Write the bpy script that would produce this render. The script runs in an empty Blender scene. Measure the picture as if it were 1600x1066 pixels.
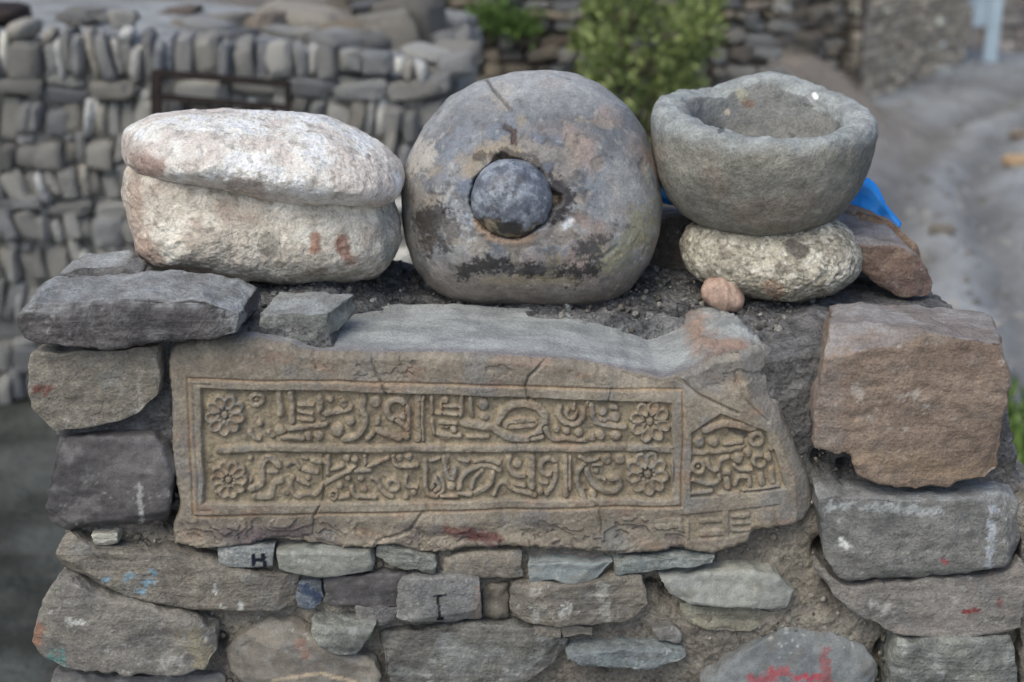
import bpy, bmesh, math, random
import numpy as np
from mathutils import Vector, Matrix, Euler

random.seed(7)
rng = np.random.default_rng(7)
SC = bpy.context.scene
COLL = SC.collection
R = math.radians

# ------------------------------------------------------------------ camera, sky, sun, exposure
CAM = np.array([0.0, -2.1, 1.7]); PITCH = R(19.0); FPX = 1600 * 50.0 / 36.0
cam_d = bpy.data.cameras.new('camera'); cam = bpy.data.objects.new('camera', cam_d); COLL.objects.link(cam)
cam.location = CAM; cam.rotation_euler = (R(90) - PITCH, 0, 0)
cam_d.lens = 50; cam_d.sensor_width = 36; cam_d.clip_end = 500; cam_d.clip_start = 0.05
cam_d.dof.use_dof = True; cam_d.dof.focus_distance = 2.31; cam_d.dof.aperture_fstop = 2.7
SC.camera = cam
world = bpy.data.worlds.new('World'); SC.world = world; world.use_nodes = True
wn = world.node_tree; bg = wn.nodes['Background']
sky = wn.nodes.new('ShaderNodeTexSky'); sky.sky_type = 'NISHITA'; sky.sun_disc = False
SUN_EL, SUN_AZ = R(52), R(215)          # azimuth measured clockwise from +Y
sky.sun_elevation = SUN_EL; sky.sun_rotation = SUN_AZ
sky.air_density = 1.0; sky.dust_density = 2.5; sky.ozone_density = 1.0
wn.links.new(sky.outputs[0], bg.inputs[0]); bg.inputs[1].default_value = 0.115
sun_d = bpy.data.lights.new('sun', 'SUN'); sun = bpy.data.objects.new('sun', sun_d); COLL.objects.link(sun)
sun_d.energy = 0.95; sun_d.angle = R(42); sun_d.color = (1.0, 0.95, 0.78)
sdir = Vector((math.sin(SUN_AZ) * math.cos(SUN_EL), math.cos(SUN_AZ) * math.cos(SUN_EL), math.sin(SUN_EL)))
sun.rotation_euler = sdir.to_track_quat('Z', 'Y').to_euler()
SC.view_settings.view_transform = 'Standard'; SC.view_settings.look = 'None'
SC.view_settings.exposure = 0.56; SC.view_settings.gamma = 1.0
SC.view_settings.use_curve_mapping = False

# ------------------------------------------------------------------ where things stand
CP, SP = math.cos(PITCH), math.sin(PITCH)
def ray(px, py):
    a = (np.asarray(px, float) - 800) / FPX; b = (533 - np.asarray(py, float)) / FPX
    return a, CP + b * SP, -SP + b * CP
def U(px, py, Y):                      # point of the vertical plane Y seen at (px,py)
    dx, dy, dz = ray(px, py); t = (Y - CAM[1]) / dy
    return np.stack([CAM[0] + dx * t, np.broadcast_to(np.asarray(Y, float), np.shape(t)) + 0 * t, CAM[2] + dz * t], -1)
def UZ(px, py, z):
    dx, dy, dz = ray(px, py); t = (z - CAM[2]) / dz
    return np.stack([dx * t, CAM[1] + dy * t, CAM[2] + dz * t], -1)
def proj(P):
    d = P - CAM
    zc = d[:, 1] * CP - d[:, 2] * SP
    yc = d[:, 1] * SP + d[:, 2] * CP
    return 800 + FPX * d[:, 0] / zc, 533 - FPX * yc / zc

# ------------------------------------------------------------------ numpy noise
_perm = np.random.RandomState(3).permutation(256).astype(np.int32); _perm = np.concatenate([_perm] * 3)
_g = np.random.RandomState(5).normal(size=(256, 3)); _g /= np.linalg.norm(_g, axis=1)[:, None]; _g = _g.astype(np.float32)
def perlin(P):
    P = P.astype(np.float32)
    i = np.floor(P).astype(np.int32); f = P - i; i &= 255
    u = f * f * f * (f * (f * 6 - 15) + 10)
    out = 0
    for a in (0, 1):
        wa = u[:, 0] if a else 1 - u[:, 0]
        pa = _perm[i[:, 0] + a]
        for b in (0, 1):
            wb = u[:, 1] if b else 1 - u[:, 1]
            pb = _perm[pa + i[:, 1] + b]
            for c in (0, 1):
                wc = u[:, 2] if c else 1 - u[:, 2]
                g = _g[_perm[pb + i[:, 2] + c] & 255]
                d = g[:, 0] * (f[:, 0] - a) + g[:, 1] * (f[:, 1] - b) + g[:, 2] * (f[:, 2] - c)
                out = out + wa * wb * wc * d
    return out * 1.5
def fbm(P, s, o=3, seed=0.0, gain=0.5):
    r = 0; a = 1.0; n = 0
    Q = P * s + seed * 13.37
    for k in range(o):
        r = r + a * perlin(Q); n += a; a *= gain; Q = Q * 2.03 + 7.1
    return r / n
def sstep(a, b, x):
    t = np.clip((x - a) / (b - a), 0, 1); return t * t * (3 - 2 * t)
def s2l(c):
    c = np.array(c, float) / 255
    return np.where(c < .04045, c / 12.92, ((c + .055) / 1.055) ** 2.4)
KALB = 1.55
def col(*c):
    q = s2l(c) * KALB * np.array((.975, 1.01, .975)); return q * .84 + q.mean() * .16
def lerp(a, b, t):
    t = np.asarray(t)[..., None]; return a * (1 - t) + b * t

# ------------------------------------------------------------------ materials
def stone_mat(name, fine=0.35, bump=1.0, pits=0.0, scale=1.0, rough=0.88, streak=0.0, randcol=None, spec=0.3):
    m = bpy.data.materials.new(name); m.use_nodes = True; nt = m.node_tree; N = nt.nodes; L = nt.links
    b = N['Principled BSDF']; b.inputs['Roughness'].default_value = rough
    b.inputs['Specular IOR Level'].default_value = spec
    tc = N.new('ShaderNodeTexCoord')
    def noise(sc, det=4, ro=.6, vec=None):
        n = N.new('ShaderNodeTexNoise'); n.inputs['Scale'].default_value = sc * scale
        n.inputs['Detail'].default_value = det; n.inputs['Roughness'].default_value = ro
        L.new(vec or tc.outputs['Object'], n.inputs['Vector']); return n.outputs['Fac']
    def mr(x, a, b_, c, d):
        q = N.new('ShaderNodeMapRange'); L.new(x, q.inputs[0])
        for k, v in enumerate((a, b_, c, d)): q.inputs[k + 1].default_value = v
        return q.outputs[0]
    def mul(a, b_):
        q = N.new('ShaderNodeMath'); q.operation = 'MULTIPLY'; L.new(a, q.inputs[0])
        if isinstance(b_, float): q.inputs[1].default_value = b_
        else: L.new(b_, q.inputs[1])
        return q.outputs[0]
    vec = tc.outputs['Object']
    if randcol:
        oi = N.new('ShaderNodeObjectInfo')
        va = N.new('ShaderNodeVectorMath'); va.operation = 'ADD'
        L.new(vec, va.inputs[0])
        sc_ = N.new('ShaderNodeMath'); sc_.operation = 'MULTIPLY'; sc_.inputs[1].default_value = 37.0
        L.new(oi.outputs['Random'], sc_.inputs[0]); L.new(sc_.outputs[0], va.inputs[1]); vec = va.outputs[0]
        rp = N.new('ShaderNodeValToRGB'); rp.color_ramp.interpolation = 'LINEAR'
        els = rp.color_ramp.elements
        while len(els) < len(randcol): els.new(0.5)
        for k, c in enumerate(randcol):
            els[k].position = k / (len(randcol) - 1); els[k].color = (*c, 1)
        L.new(oi.outputs['Random'], rp.inputs[0]); base = rp.outputs[0]
    else:
        at = N.new('ShaderNodeAttribute'); at.attribute_name = 'Col'; base = at.outputs['Color']
    n1 = noise(28, 5, .65, vec); n2 = noise(210, 4, .7, vec); n3 = noise(700, 2, .5, vec)
    v = mul(mr(n1, .3, .7, 1 - fine * .6, 1 + fine * .6), mr(n2, .3, .7, 1 - fine, 1 + fine))
    v = mul(v, mr(n3, .3, .7, 1 - fine * .45, 1 + fine * .45))
    if streak:
        mp = N.new('ShaderNodeMapping'); mp.inputs['Scale'].default_value = (5, 5, 90); mp.inputs['Rotation'].default_value = (0, R(6), 0)
        L.new(vec, mp.inputs['Vector']); ns = noise(3, 4, .6, mp.outputs[0])
        v = mul(v, mr(ns, .3, .7, 1 - streak, 1 + streak))
    mx = N.new('ShaderNodeVectorMath'); mx.operation = 'SCALE'; L.new(base, mx.inputs[0]); L.new(v, mx.inputs['Scale'])
    L.new(mx.outputs[0], b.inputs['Base Color'])
    prev = None
    def bmp(h, dist, st=1.0):
        nonlocal prev
        q = N.new('ShaderNodeBump'); q.inputs['Distance'].default_value = dist; q.inputs['Strength'].default_value = st
        L.new(h, q.inputs['Height'])
        if prev: L.new(prev, q.inputs['Normal'])
        prev = q.outputs[0]
    bmp(noise(45, 5, .6, vec), .006 * bump / scale); bmp(n2, .0022 * bump / scale)
    if pits:
        vo = N.new('ShaderNodeTexVoronoi'); vo.inputs['Scale'].default_value = 95 * scale; L.new(vec, vo.inputs['Vector'])
        bmp(vo.outputs['Distance'], .003 * pits)
    L.new(prev, b.inputs['Normal'])
    return m
M = {}
M['slate'] = stone_mat('slate', .30, 1.35, streak=.10)
M['sand'] = stone_mat('sandstone', .26, 1.3, streak=.12)
M['white'] = stone_mat('white_limestone', .24, 1.5, pits=.6)
M['speck'] = stone_mat('speckled_tuff', .34, 1.8, pits=1.3)
M['boulder'] = stone_mat('water_worn_stone', .24, .45, rough=.62, spec=.5)
M['knob'] = stone_mat('polished_stone', .26, .35, rough=.45, spec=.6)
M['slate_fine'] = stone_mat('slate_fine', .22, .8, scale=1.7, streak=.05, rough=.8)
M['schist'] = stone_mat('schist', .26, 1.5, scale=.75, streak=.26)
M['bowl'] = stone_mat('grey_andesite', .26, .9, rough=.9)
M['carved'] = stone_mat('carved_sandstone', .26, .8)
M['mud'] = stone_mat('mud_mortar', .30, 2.2, pits=1.5)
M['soil'] = stone_mat('gravelly_soil', .42, 2.4, pits=2.0)
M['ground'] = stone_mat('ground', .16, 1.0, scale=.12)
BG = [np.array((.97, 1.0, 1.07)) * (.75 * 1.22 * col(*c) + .25 * 1.22 * col(136, 132, 127)) for c in ((112, 106, 100), (154, 147, 138), (128, 124, 122), (180, 174, 164), (108, 108, 112), (164, 160, 156), (138, 128, 114), (188, 180, 168), (124, 124, 128))]
M['bgstone'] = stone_mat('far_wall_stone', .2, 1.5, scale=.35, randcol=BG)
BG2 = [1.2 * col(*c) for c in ((104, 92, 84), (138, 124, 112), (118, 110, 104), (172, 162, 150), (96, 92, 90), (148, 136, 122), (124, 112, 98), (160, 144, 126), (110, 104, 102))]
M['bgbrown'] = stone_mat('far_brown_stone', .2, 1.5, scale=.35, randcol=BG2)
def simple_mat(name, c, rough=.6, metal=0, spec=.4, nsc=20, amp=.2):
    m = bpy.data.materials.new(name); m.use_nodes = True; nt = m.node_tree; N = nt.nodes; L = nt.links
    b = N['Principled BSDF']; b.inputs['Roughness'].default_value = rough; b.inputs['Metallic'].default_value = metal
    b.inputs['Specular IOR Level'].default_value = spec
    tc = N.new('ShaderNodeTexCoord'); n = N.new('ShaderNodeTexNoise'); n.inputs['Scale'].default_value = nsc; n.inputs['Detail'].default_value = 5
    L.new(tc.outputs['Object'], n.inputs['Vector'])
    q = N.new('ShaderNodeMapRange'); L.new(n.outputs['Fac'], q.inputs[0])
    for k, v in enumerate((.3, .7, 1 - amp, 1 + amp)): q.inputs[k + 1].default_value = v
    mx = N.new('ShaderNodeVectorMath'); mx.operation = 'SCALE'; mx.inputs[0].default_value = tuple(c); L.new(q.outputs[0], mx.inputs['Scale'])
    L.new(mx.outputs[0], b.inputs['Base Color']); return m
M['rust'] = simple_mat('rusty_iron', (.035, .026, .024), .7, .3, amp=.4)
M['blue'] = simple_mat('blue_plastic', (.02, .29, .88), .4, amp=.12)
M['paleblue'] = simple_mat('pale_blue_paint', (.50, .62, .70), .6, amp=.15, nsc=4)
M['bark'] = simple_mat('bark', (.09, .07, .05), .9)
def leaf_mat(name, c1, c2):
    m = bpy.data.materials.new(name); m.use_nodes = True; nt = m.node_tree; N = nt.nodes; L = nt.links
    b = N['Principled BSDF']; b.inputs['Roughness'].default_value = .6
    g = N.new('ShaderNodeNewGeometry'); rp = N.new('ShaderNodeValToRGB')
    rp.color_ramp.elements[0].color = (*c1, 1); rp.color_ramp.elements[1].color = (*c2, 1)
    L.new(g.outputs['Random Per Island'], rp.inputs[0]); L.new(rp.outputs[0], b.inputs['Base Color']); return m
M['leaf'] = leaf_mat('bush_leaf', (.10, .15, .04), (.28, .34, .11))
M['grass'] = leaf_mat('grass_blade', (.06, .12, .025), (.15, .24, .06))

# ------------------------------------------------------------------ object helpers
def tag(o, label=None, cat=None, group=None, kind=None):
    if label: o['label'] = label
    if cat: o['category'] = cat
    if group: o['group'] = group
    if kind: o['kind'] = kind
    return o
def empty(name, loc, label, cat, group=None):
    o = bpy.data.objects.new(name, None); COLL.objects.link(o); o.location = loc; o.empty_display_size = .1
    return tag(o, label, cat, group)
def mesh_np(name, V, F, smooth=True):
    me = bpy.data.meshes.new(name); V = np.asarray(V, np.float32); F = np.asarray(F, np.int32)
    k = F.shape[1]
    me.vertices.add(len(V)); me.vertices.foreach_set('co', V.ravel())
    me.loops.add(F.size); me.loops.foreach_set('vertex_index', F.ravel())
    me.polygons.add(len(F)); me.polygons.foreach_set('loop_start', np.arange(0, F.size, k, dtype=np.int32))
    me.polygons.foreach_set('loop_total', np.full(len(F), k, np.int32))
    me.update(calc_edges=True); me.validate()
    if smooth: me.polygons.foreach_set('use_smooth', np.ones(len(me.polygons), bool))
    return me
def getv(me):
    n = len(me.vertices); P = np.empty(n * 3, np.float32); me.vertices.foreach_get('co', P)
    Nn = np.empty(n * 3, np.float32); me.vertices.foreach_get('normal', Nn)
    return P.reshape(-1, 3).astype(float), Nn.reshape(-1, 3).astype(float)
def setv(me, P): me.vertices.foreach_set('co', P.astype(np.float32).ravel()); me.update()
def setcol(me, C):
    a = me.color_attributes.new('Col', 'FLOAT_COLOR', 'POINT')
    C = np.clip(np.concatenate([C, np.ones((len(C), 1))], 1), .003, .92).astype(np.float32)
    a.data.foreach_set('color', C.ravel())
def link(name, me, mat, parent=None, origin=None):
    o = bpy.data.objects.new(name, me); COLL.objects.link(o)
    me.materials.clear(); me.materials.append(mat)
    if parent is None:
        if origin is None:
            P, _ = getv(me); origin = (float(P[:, 0].mean()), float(P[:, 1].mean()), float(P[:, 2].min()))
        me.transform(Matrix.Translation(-Vector(origin))); o.location = origin
    else:
        o.parent = parent
        me.transform(Matrix.Translation(-Vector(parent.location)))
    return o
_dg = None
def remesh(V, F, voxel, smooth_it):
    me = bpy.data.meshes.new('tmp'); me.from_pydata([tuple(v) for v in V], [], F)
    bm = bmesh.new(); bm.from_mesh(me); bmesh.ops.recalc_face_normals(bm, faces=bm.faces); bmesh.ops.triangulate(bm, faces=bm.faces); bm.to_mesh(me); bm.free()
    o = bpy.data.objects.new('tmp', me); COLL.objects.link(o)
    r = o.modifiers.new('r', 'REMESH'); r.mode = 'VOXEL'; r.voxel_size = voxel
    if smooth_it:
        s = o.modifiers.new('s', 'SMOOTH'); s.iterations = smooth_it; s.factor = .5
    dg = bpy.context.evaluated_depsgraph_get(); ev = o.evaluated_get(dg)
    out = bpy.data.meshes.new_from_object(ev)
    bpy.data.objects.remove(o); bpy.data.meshes.remove(me)
    out.polygons.foreach_set('use_smooth', np.ones(len(out.polygons), bool))
    return out
def resample(poly, step, jit, seed, closed=True):
    rs = np.random.RandomState(seed); poly = np.array(poly, float); out = []
    n = len(poly)
    for k in range(n if closed else n - 1):
        a, b = poly[k], poly[(k + 1) % n]; L = np.linalg.norm(b - a); m = max(1, int(round(L / step)))
        for j in range(m):
            p = a + (b - a) * j / m
            out.append(p + (rs.normal(size=2) * jit if j else rs.normal(size=2) * jit * .4))
    return np.array(out)
def seg_dist(X, Y, pts):
    d = np.full(np.shape(X), 1e9)
    pts = np.array(pts, float)
    if len(pts) == 1: return np.hypot(X - pts[0, 0], Y - pts[0, 1])
    for a, b in zip(pts[:-1], pts[1:]):
        ab = b - a; L2 = (ab ** 2).sum() + 1e-9
        t = np.clip(((X - a[0]) * ab[0] + (Y - a[1]) * ab[1]) / L2, 0, 1)
        d = np.minimum(d, np.hypot(X - a[0] - t * ab[0], Y - a[1] - t * ab[1]))
    return d
def inpoly(X, Y, poly):
    ins = np.zeros(np.shape(X), bool); n = len(poly)
    for k in range(n):
        x0, y0 = poly[k]; x1, y1 = poly[(k + 1) % n]
        if y0 == y1: continue
        c = ((y0 > Y) != (y1 > Y)) & (X < (x1 - x0) * (Y - y0) / (y1 - y0) + x0)
        ins ^= c
    return ins
# colouring: large and middle mottling, scuffs, stains painted at their own place on the stone
def paint(P, Nn, pal, seed, stains=(), scuff=.12, msc=9.0, patch=None):
    a, b, c = [col(*q) for q in pal]
    n1 = fbm(P, msc, 4, seed); n2 = fbm(P, msc * 3.3, 4, seed + 5); n3 = fbm(P, 70, 3, seed + 9)
    C = lerp(a, b, sstep(-.25, .3, n1)); C = lerp(C, c, sstep(.08, .35, n2) * .7)
    C = C * (1 + n3 * .35)[:, None]
    if scuff:
        s = sstep(.30, .5, fbm(P * np.array([1, 1, 1.2]), 75, 4, seed + 3, .65) + .6 * fbm(P, 9, 2, seed + 4) - .05)
        C = lerp(C, col(186, 184, 180), s * scuff * 3)
    if len(stains):
        px, py = proj(P); nz = fbm(P, 60, 4, seed + 17)
        front = np.einsum('ij,ij->i', Nn, CAM - P) > 0
        for st in stains:
            pts, w, cc, k = st[:4]; soft = st[4] if len(st) > 4 else .5; br = st[5] if len(st) > 5 else .9
            d = seg_dist(px, py, pts) / w
            mk = sstep(1 + soft * .5, 1 - soft, d + nz * br * 2.0 + fbm(P, 190, 2, seed + 18) * br * 1.1) * k * front
            C = lerp(C, col(*cc), mk)
    return C
def chips(P, n, seed, amt=.9, facets=0):
    rs = np.random.RandomState(seed); c = P.mean(0)
    for k in range(n):
        d = rs.normal(size=3); d[1] = -abs(d[1]) * .8; d /= np.linalg.norm(d)
        s = (P - c) @ d; mx = s.max(); lim = mx * (amt + rs.uniform(-.05, .04))
        ov = np.clip(s - lim, 0, None); P = P - d * (ov * .92)[:, None]
    if facets:
        ext = P.max(0) - P.min(0)
        for k in range(facets):
            d = np.array((rs.normal() * .33, -1.0, rs.normal() * .42)); d /= np.linalg.norm(d)
            s = (P - c) @ d; lim = s.max() - rs.uniform(.03, .11) * min(ext[0], ext[2]); ov = np.clip(s - lim, 0, None); P = P - d * (ov * .9)[:, None]
    return P
def strat(P, Nn, seed, amp, fz=55):
    Q = P * np.array([3.0, 3.0, 1.0]); Q[:, 2] = (P[:, 2] + .05 * P[:, 0]) * fz + seed
    Q[:, 0] += seed * 3.1
    s = perlin(Q)
    return (np.round(s * 3) / 3 * .6 + s * .4) * amp

SLATE = ((88, 86, 88), (110, 106, 104), (122, 122, 124))
DARK = ((70, 67, 69), (90, 86, 87), (98, 96, 98))
WARM = ((104, 98, 92), (124, 116, 106), (112, 110, 108))
GREEN = ((100, 102, 100), (124, 124, 118), (134, 136, 134))
def prism(name, outline, Y, T, parent, mat, pal, seed, back=(.92, .9, 0, .0), tilt=(0, 0), voxel=.0038, smooth=5,
          amp=.006, lay=.0018, nchip=2, chip=.94, stains=(), label=None, jit=1.4, scuff=.12, step=13, colfn=None, msc=9.0):
    ol = resample(outline, step, jit, seed)
    oc = ol.mean(0); od = ol - oc; ol = oc + od * (1 + 3.0 / np.linalg.norm(od, axis=1))[:, None]
    F2 = U(ol[:, 0], ol[:, 1], Y); c = F2.mean(0)
    # tilt the front: (yaw, pitch) metres of depth per metre
    F2[:, 1] += (F2[:, 0] - c[0]) * tilt[0] + (F2[:, 2] - c[2]) * tilt[1]
    B = F2.copy(); B[:, 0] = c[0] + (F2[:, 0] - c[0]) * back[0] + back[2]; B[:, 2] = c[2] + (F2[:, 2] - c[2]) * back[1] + back[3]
    B[:, 1] = Y + T
    n = len(ol); V = np.concatenate([F2, B]); Fs = [list(range(n)), list(range(2 * n - 1, n - 1, -1))]
    for k in range(n): Fs.append([k, n + k, n + (k + 1) % n, (k + 1) % n])
    me = remesh(V, Fs, voxel, max(1, int(smooth * .4)))
    P, Nn = getv(me)
    P = chips(P, nchip, seed + 100, chip, 7 if smooth < 8 else 2)
    P = P + Nn * (fbm(P, 9, 3, seed) * amp * 1.5 + fbm(P, 40, 3, seed + 2) * amp * .55)[:, None]
    for ax in (0, 2):      # chipping must not shrink the stone
        lo, hi = P[:, ax].min(), P[:, ax].max(); l0, h0 = min(F2[:, ax].min(), B[:, ax].min()), max(F2[:, ax].max(), B[:, ax].max())
        P[:, ax] = l0 + (P[:, ax] - lo) * (h0 - l0) / (hi - lo)
    P[:, 1] -= P[:, 1].min() - F2[:, 1].min() + .001
    # ridged fracture
    rd = 1 - np.abs(fbm(P, 18, 3, seed + 31)) * 2
    P = P + Nn * ((rd - .7) * amp * .5)[:, None]
    fr = np.clip(-Nn[:, 1], 0, 1)
    P = P + Nn * (strat(P, Nn, seed * .37, lay) * (.4 + .6 * fr))[:, None]
    setv(me, P); P, Nn = getv(me)
    C = paint(P, Nn, pal, seed, stains, scuff, msc)
    if colfn: C = colfn(P, Nn, C)
    setcol(me, C)
    o = link(name, me, mat, parent)
    if label: o['label'] = label
    return o

def blob(outline, Yc, Df, Db, n=2.4, shear=0.0, center=None, nph=260, nt=90, sm=6, dispf=None):
    ol = resample(outline, 4, 0, 1); 
    c = np.array(center if center is not None else ol.mean(0), float)
    ang = np.arctan2(ol[:, 1] - c[1], ol[:, 0] - c[0]); rr = np.hypot(ol[:, 0] - c[0], ol[:, 1] - c[1])
    o = np.argsort(ang); ang, rr = ang[o], rr[o]
    ph = np.linspace(-math.pi, math.pi, nph, endpoint=False)
    Rr = np.interp(ph, np.concatenate([ang - 2 * math.pi, ang, ang + 2 * math.pi]), np.concatenate([rr] * 3))
    for _ in range(sm): Rr = (np.roll(Rr, 1) + Rr * 2 + np.roll(Rr, -1)) / 4
    t1 = np.linspace(0, 1, nt + 1)[1:]; 
    rows = [(np.sin(t * math.pi / 2) ** (2 / n), -np.cos(t * math.pi / 2) ** (2 / n) * Df) for t in t1] + \
           [(np.sin(t * math.pi / 2) ** (2 / n), np.cos(t * math.pi / 2) ** (2 / n) * Db) for t in t1[::-1][1:]]
    C0 = U(c[0], c[1], Yc); vd = C0 - CAM; vd /= np.linalg.norm(vd)
    V = [C0 - vd * Df]
    for rho, dep in rows:
        px = c[0] + rho * Rr * np.cos(ph); py = c[1] + rho * Rr * np.sin(ph)
        W = U(px, py, Yc)
        # keep the profile in the plane square to the view, then lean it
        W = CAM + (W - CAM) * (((C0 - CAM) @ vd) / ((W - CAM) @ vd))[:, None]
        up = (W - C0)[:, 2]
        V += list(W + vd * (dep + shear * up)[:, None])
    V.append(C0 + vd * Db); V = np.array(V); m = len(rows)
    idx = np.arange(nph); F = []
    for k in range(m - 1):
        a = 1 + k * nph + idx; b = 1 + k * nph + (idx + 1) % nph
        F.append(np.stack([a, b, b + nph, a + nph], 1))
    F = np.concatenate(F)
    me_f = F.tolist() + [[0, 1 + (k + 1) % nph, 1 + k] for k in range(nph)]
    e = len(V) - 1; s = 1 + (m - 1) * nph
    me_f += [[e, s + k, s + (k + 1) % nph] for k in range(nph)]
    me = bpy.data.meshes.new('blob'); me.from_pydata(V.tolist(), [], me_f)
    bm = bmesh.new(); bm.from_mesh(me); bmesh.ops.recalc_face_normals(bm, faces=bm.faces); bm.to_mesh(me); bm.free()
    me.polygons.foreach_set('use_smooth', np.ones(len(me.polygons), bool)); me.update()
    return me, C0, vd

# unit rocks reused through the far walls
def unit_rock(seed, box=.30, sub=4):
    bm = bmesh.new(); bmesh.ops.create_icosphere(bm, subdivisions=sub, radius=1)
    P = np.array([v.co[:] for v in bm.verts])
    Q = np.sign(P) * np.abs(P) ** box; Q /= np.abs(Q).max(0)
    Q = chips(Q, 7, seed, .9)
    Q = Q * (1 + fbm(P, 1.9, 4, seed) * .20)[:, None] * .5
    for v, q in zip(bm.verts, Q): v.co = q
    me = bpy.data.meshes.new('rock'); bm.to_mesh(me); bm.free()
    me.polygons.foreach_set('use_smooth', np.ones(len(me.polygons), bool)); return me

# ================================================================== terrain
def axis(a, b, fine0, fine1, st, grow=1.25):
    x = list(np.arange(fine0, fine1, st)); s = st; v = fine1
    while v < b: x.append(v); s *= grow; v += s
    x.append(b); s = st; v = fine0; pre = []
    while v > a: s *= grow; v -= s; pre.append(max(v, a))
    return np.array(pre[::-1] + x)
gx = axis(-90, 90, -3.0, 8.0, .06); gy = axis(-30, 120, -.5, 18, .06)
GX, GY = np.meshgrid(gx, gy); G = np.stack([GX.ravel(), GY.ravel(), np.zeros(GX.size)], 1)
def upts(l): return [tuple(UZ(a, b, -.5)[:2]) for a, b in l]
road_c = upts([(1480, 1000), (1490, 560), (1470, 360), (1510, 230), (1640, 130), (1900, 60)])
rut1 = upts([(1380, 620), (1390, 420), (1400, 290), (1470, 200), (1600, 140), (1800, 85)])
rut2 = upts([(1640, 620), (1575, 430), (1530, 340), (1520, 270), (1570, 210), (1700, 150), (1900, 100)])
def terr(P):
    X, Y = P[:, 0], P[:, 1]
    z = np.full(len(P), -.5) + fbm(P, .5, 3, 2) * .10 + fbm(P, 2.6, 4, 4) * .02
    dr = seg_dist(X, Y, road_c)
    for rt, w, dp in ((rut1, .17, .05), (rut2, .14, .065)):
        d = seg_dist(X + fbm(P, 1.5, 2, 9) * .12, Y, rt); z += -dp * np.exp(-(d / w) ** 2) + dp * .5 * np.exp(-((d - w * 2.2) / w) ** 2)
    z += .10 * np.exp(-((dr - 2.0) / .4) ** 2) * (fbm(P, 3, 3, 12) + .5)
    # ditch bank left of the road, the earth heap at the foot of the brown wall
    a, b = np.array((1.45, 7.0)), np.array((2.9, 10.3))
    d = seg_dist(X, Y, [(1.3, 8.2), (2.3, 9.6)]); z += .62 * np.exp(-(d / .65) ** 2) + fbm(P, 2, 4, 15) * .12 * np.exp(-(d / 1.2) ** 2)
    # the hill behind everything
    z += sstep(17, 60, Y) * 22 + sstep(8, 60, -X) * 16 + sstep(13, 60, X - .25 * Y) * 12
    return z, dr
G[:, 2], dr = terr(G)
nx = len(gx); I = np.arange(len(gx) * len(gy)).reshape(len(gy), nx)
gf = np.stack([I[:-1, :-1].ravel(), I[:-1, 1:].ravel(), I[1:, 1:].ravel(), I[1:, :-1].ravel()], 1)
gm = mesh_np('ground', G, gf)
gc = lerp(col(116, 116, 119), col(136, 137, 141), sstep(-.3, .3, fbm(G, 1.4, 4, 3)))
side = lerp(col(96, 90, 86), col(112, 106, 102), sstep(-.3, .3, fbm(G, 2.2, 4, 8)))
gc = lerp(gc, side, sstep(1.1, 2.1, dr + fbm(G, 1.1, 3, 6) * 1.3))
dk = np.minimum(seg_dist(G[:, 0] + fbm(G, 1.5, 2, 9) * .12, G[:, 1], rut1), seg_dist(G[:, 0] + fbm(G, 1.5, 2, 9) * .12, G[:, 1], rut2))
gc = lerp(gc, col(84, 82, 82), np.exp(-(dk / .15) ** 2) * .6)
gc = lerp(gc, col(112, 102, 94), sstep(1.6, .6, seg_dist(G[:, 0], G[:, 1], [(1.3, 8.2), (2.3, 9.6)])) * .9)
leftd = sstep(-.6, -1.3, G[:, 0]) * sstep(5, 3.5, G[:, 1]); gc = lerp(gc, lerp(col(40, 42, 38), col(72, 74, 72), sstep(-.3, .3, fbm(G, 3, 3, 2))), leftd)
gc = gc * (1 + .22 * fbm(G, 7, 4, 77))[:, None]
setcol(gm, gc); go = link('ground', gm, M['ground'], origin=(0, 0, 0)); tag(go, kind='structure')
def tz(x, y): return float(terr(np.array([[x, y, 0.0]]))[0][0])

# ================================================================== far walls
rocks = [unit_rock(40 + k) for k in range(10)]
for r_ in rocks: r_.materials.append(M['bgstone'])
rocks2 = [r_.copy() for r_ in rocks]
for r_ in rocks2: r_.materials.clear(); r_.materials.append(M['bgbrown'])
hidden = []
def place_rock(meshes, parent, loc, size, rot, name='stone'):
    if name == 'stone' and meshes is rocks:
        qx, qy = proj(np.array([loc], float))
        if (qx[0] > 225 and qy[0] > 290) or max(size[0], size[2]) < .088 or size[0] < .043: hidden.append((loc, size, rot)); return None
    o = bpy.data.objects.new(name, random.choice(meshes)); COLL.objects.link(o); o.parent = parent
    o.location = Vector(loc) - parent.location; o.scale = size; o.rotation_euler = rot; return o
def box_mesh(x0, x1, y0, y1, z0, z1):
    V = [(x, y, z) for x in (x0, x1) for y in (y0, y1) for z in (z0, z1)]
    return V, [[0, 1, 3, 2], [4, 6, 7, 5], [0, 4, 5, 1], [2, 3, 7, 6], [0, 2, 6, 4], [1, 5, 7, 3]]
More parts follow.
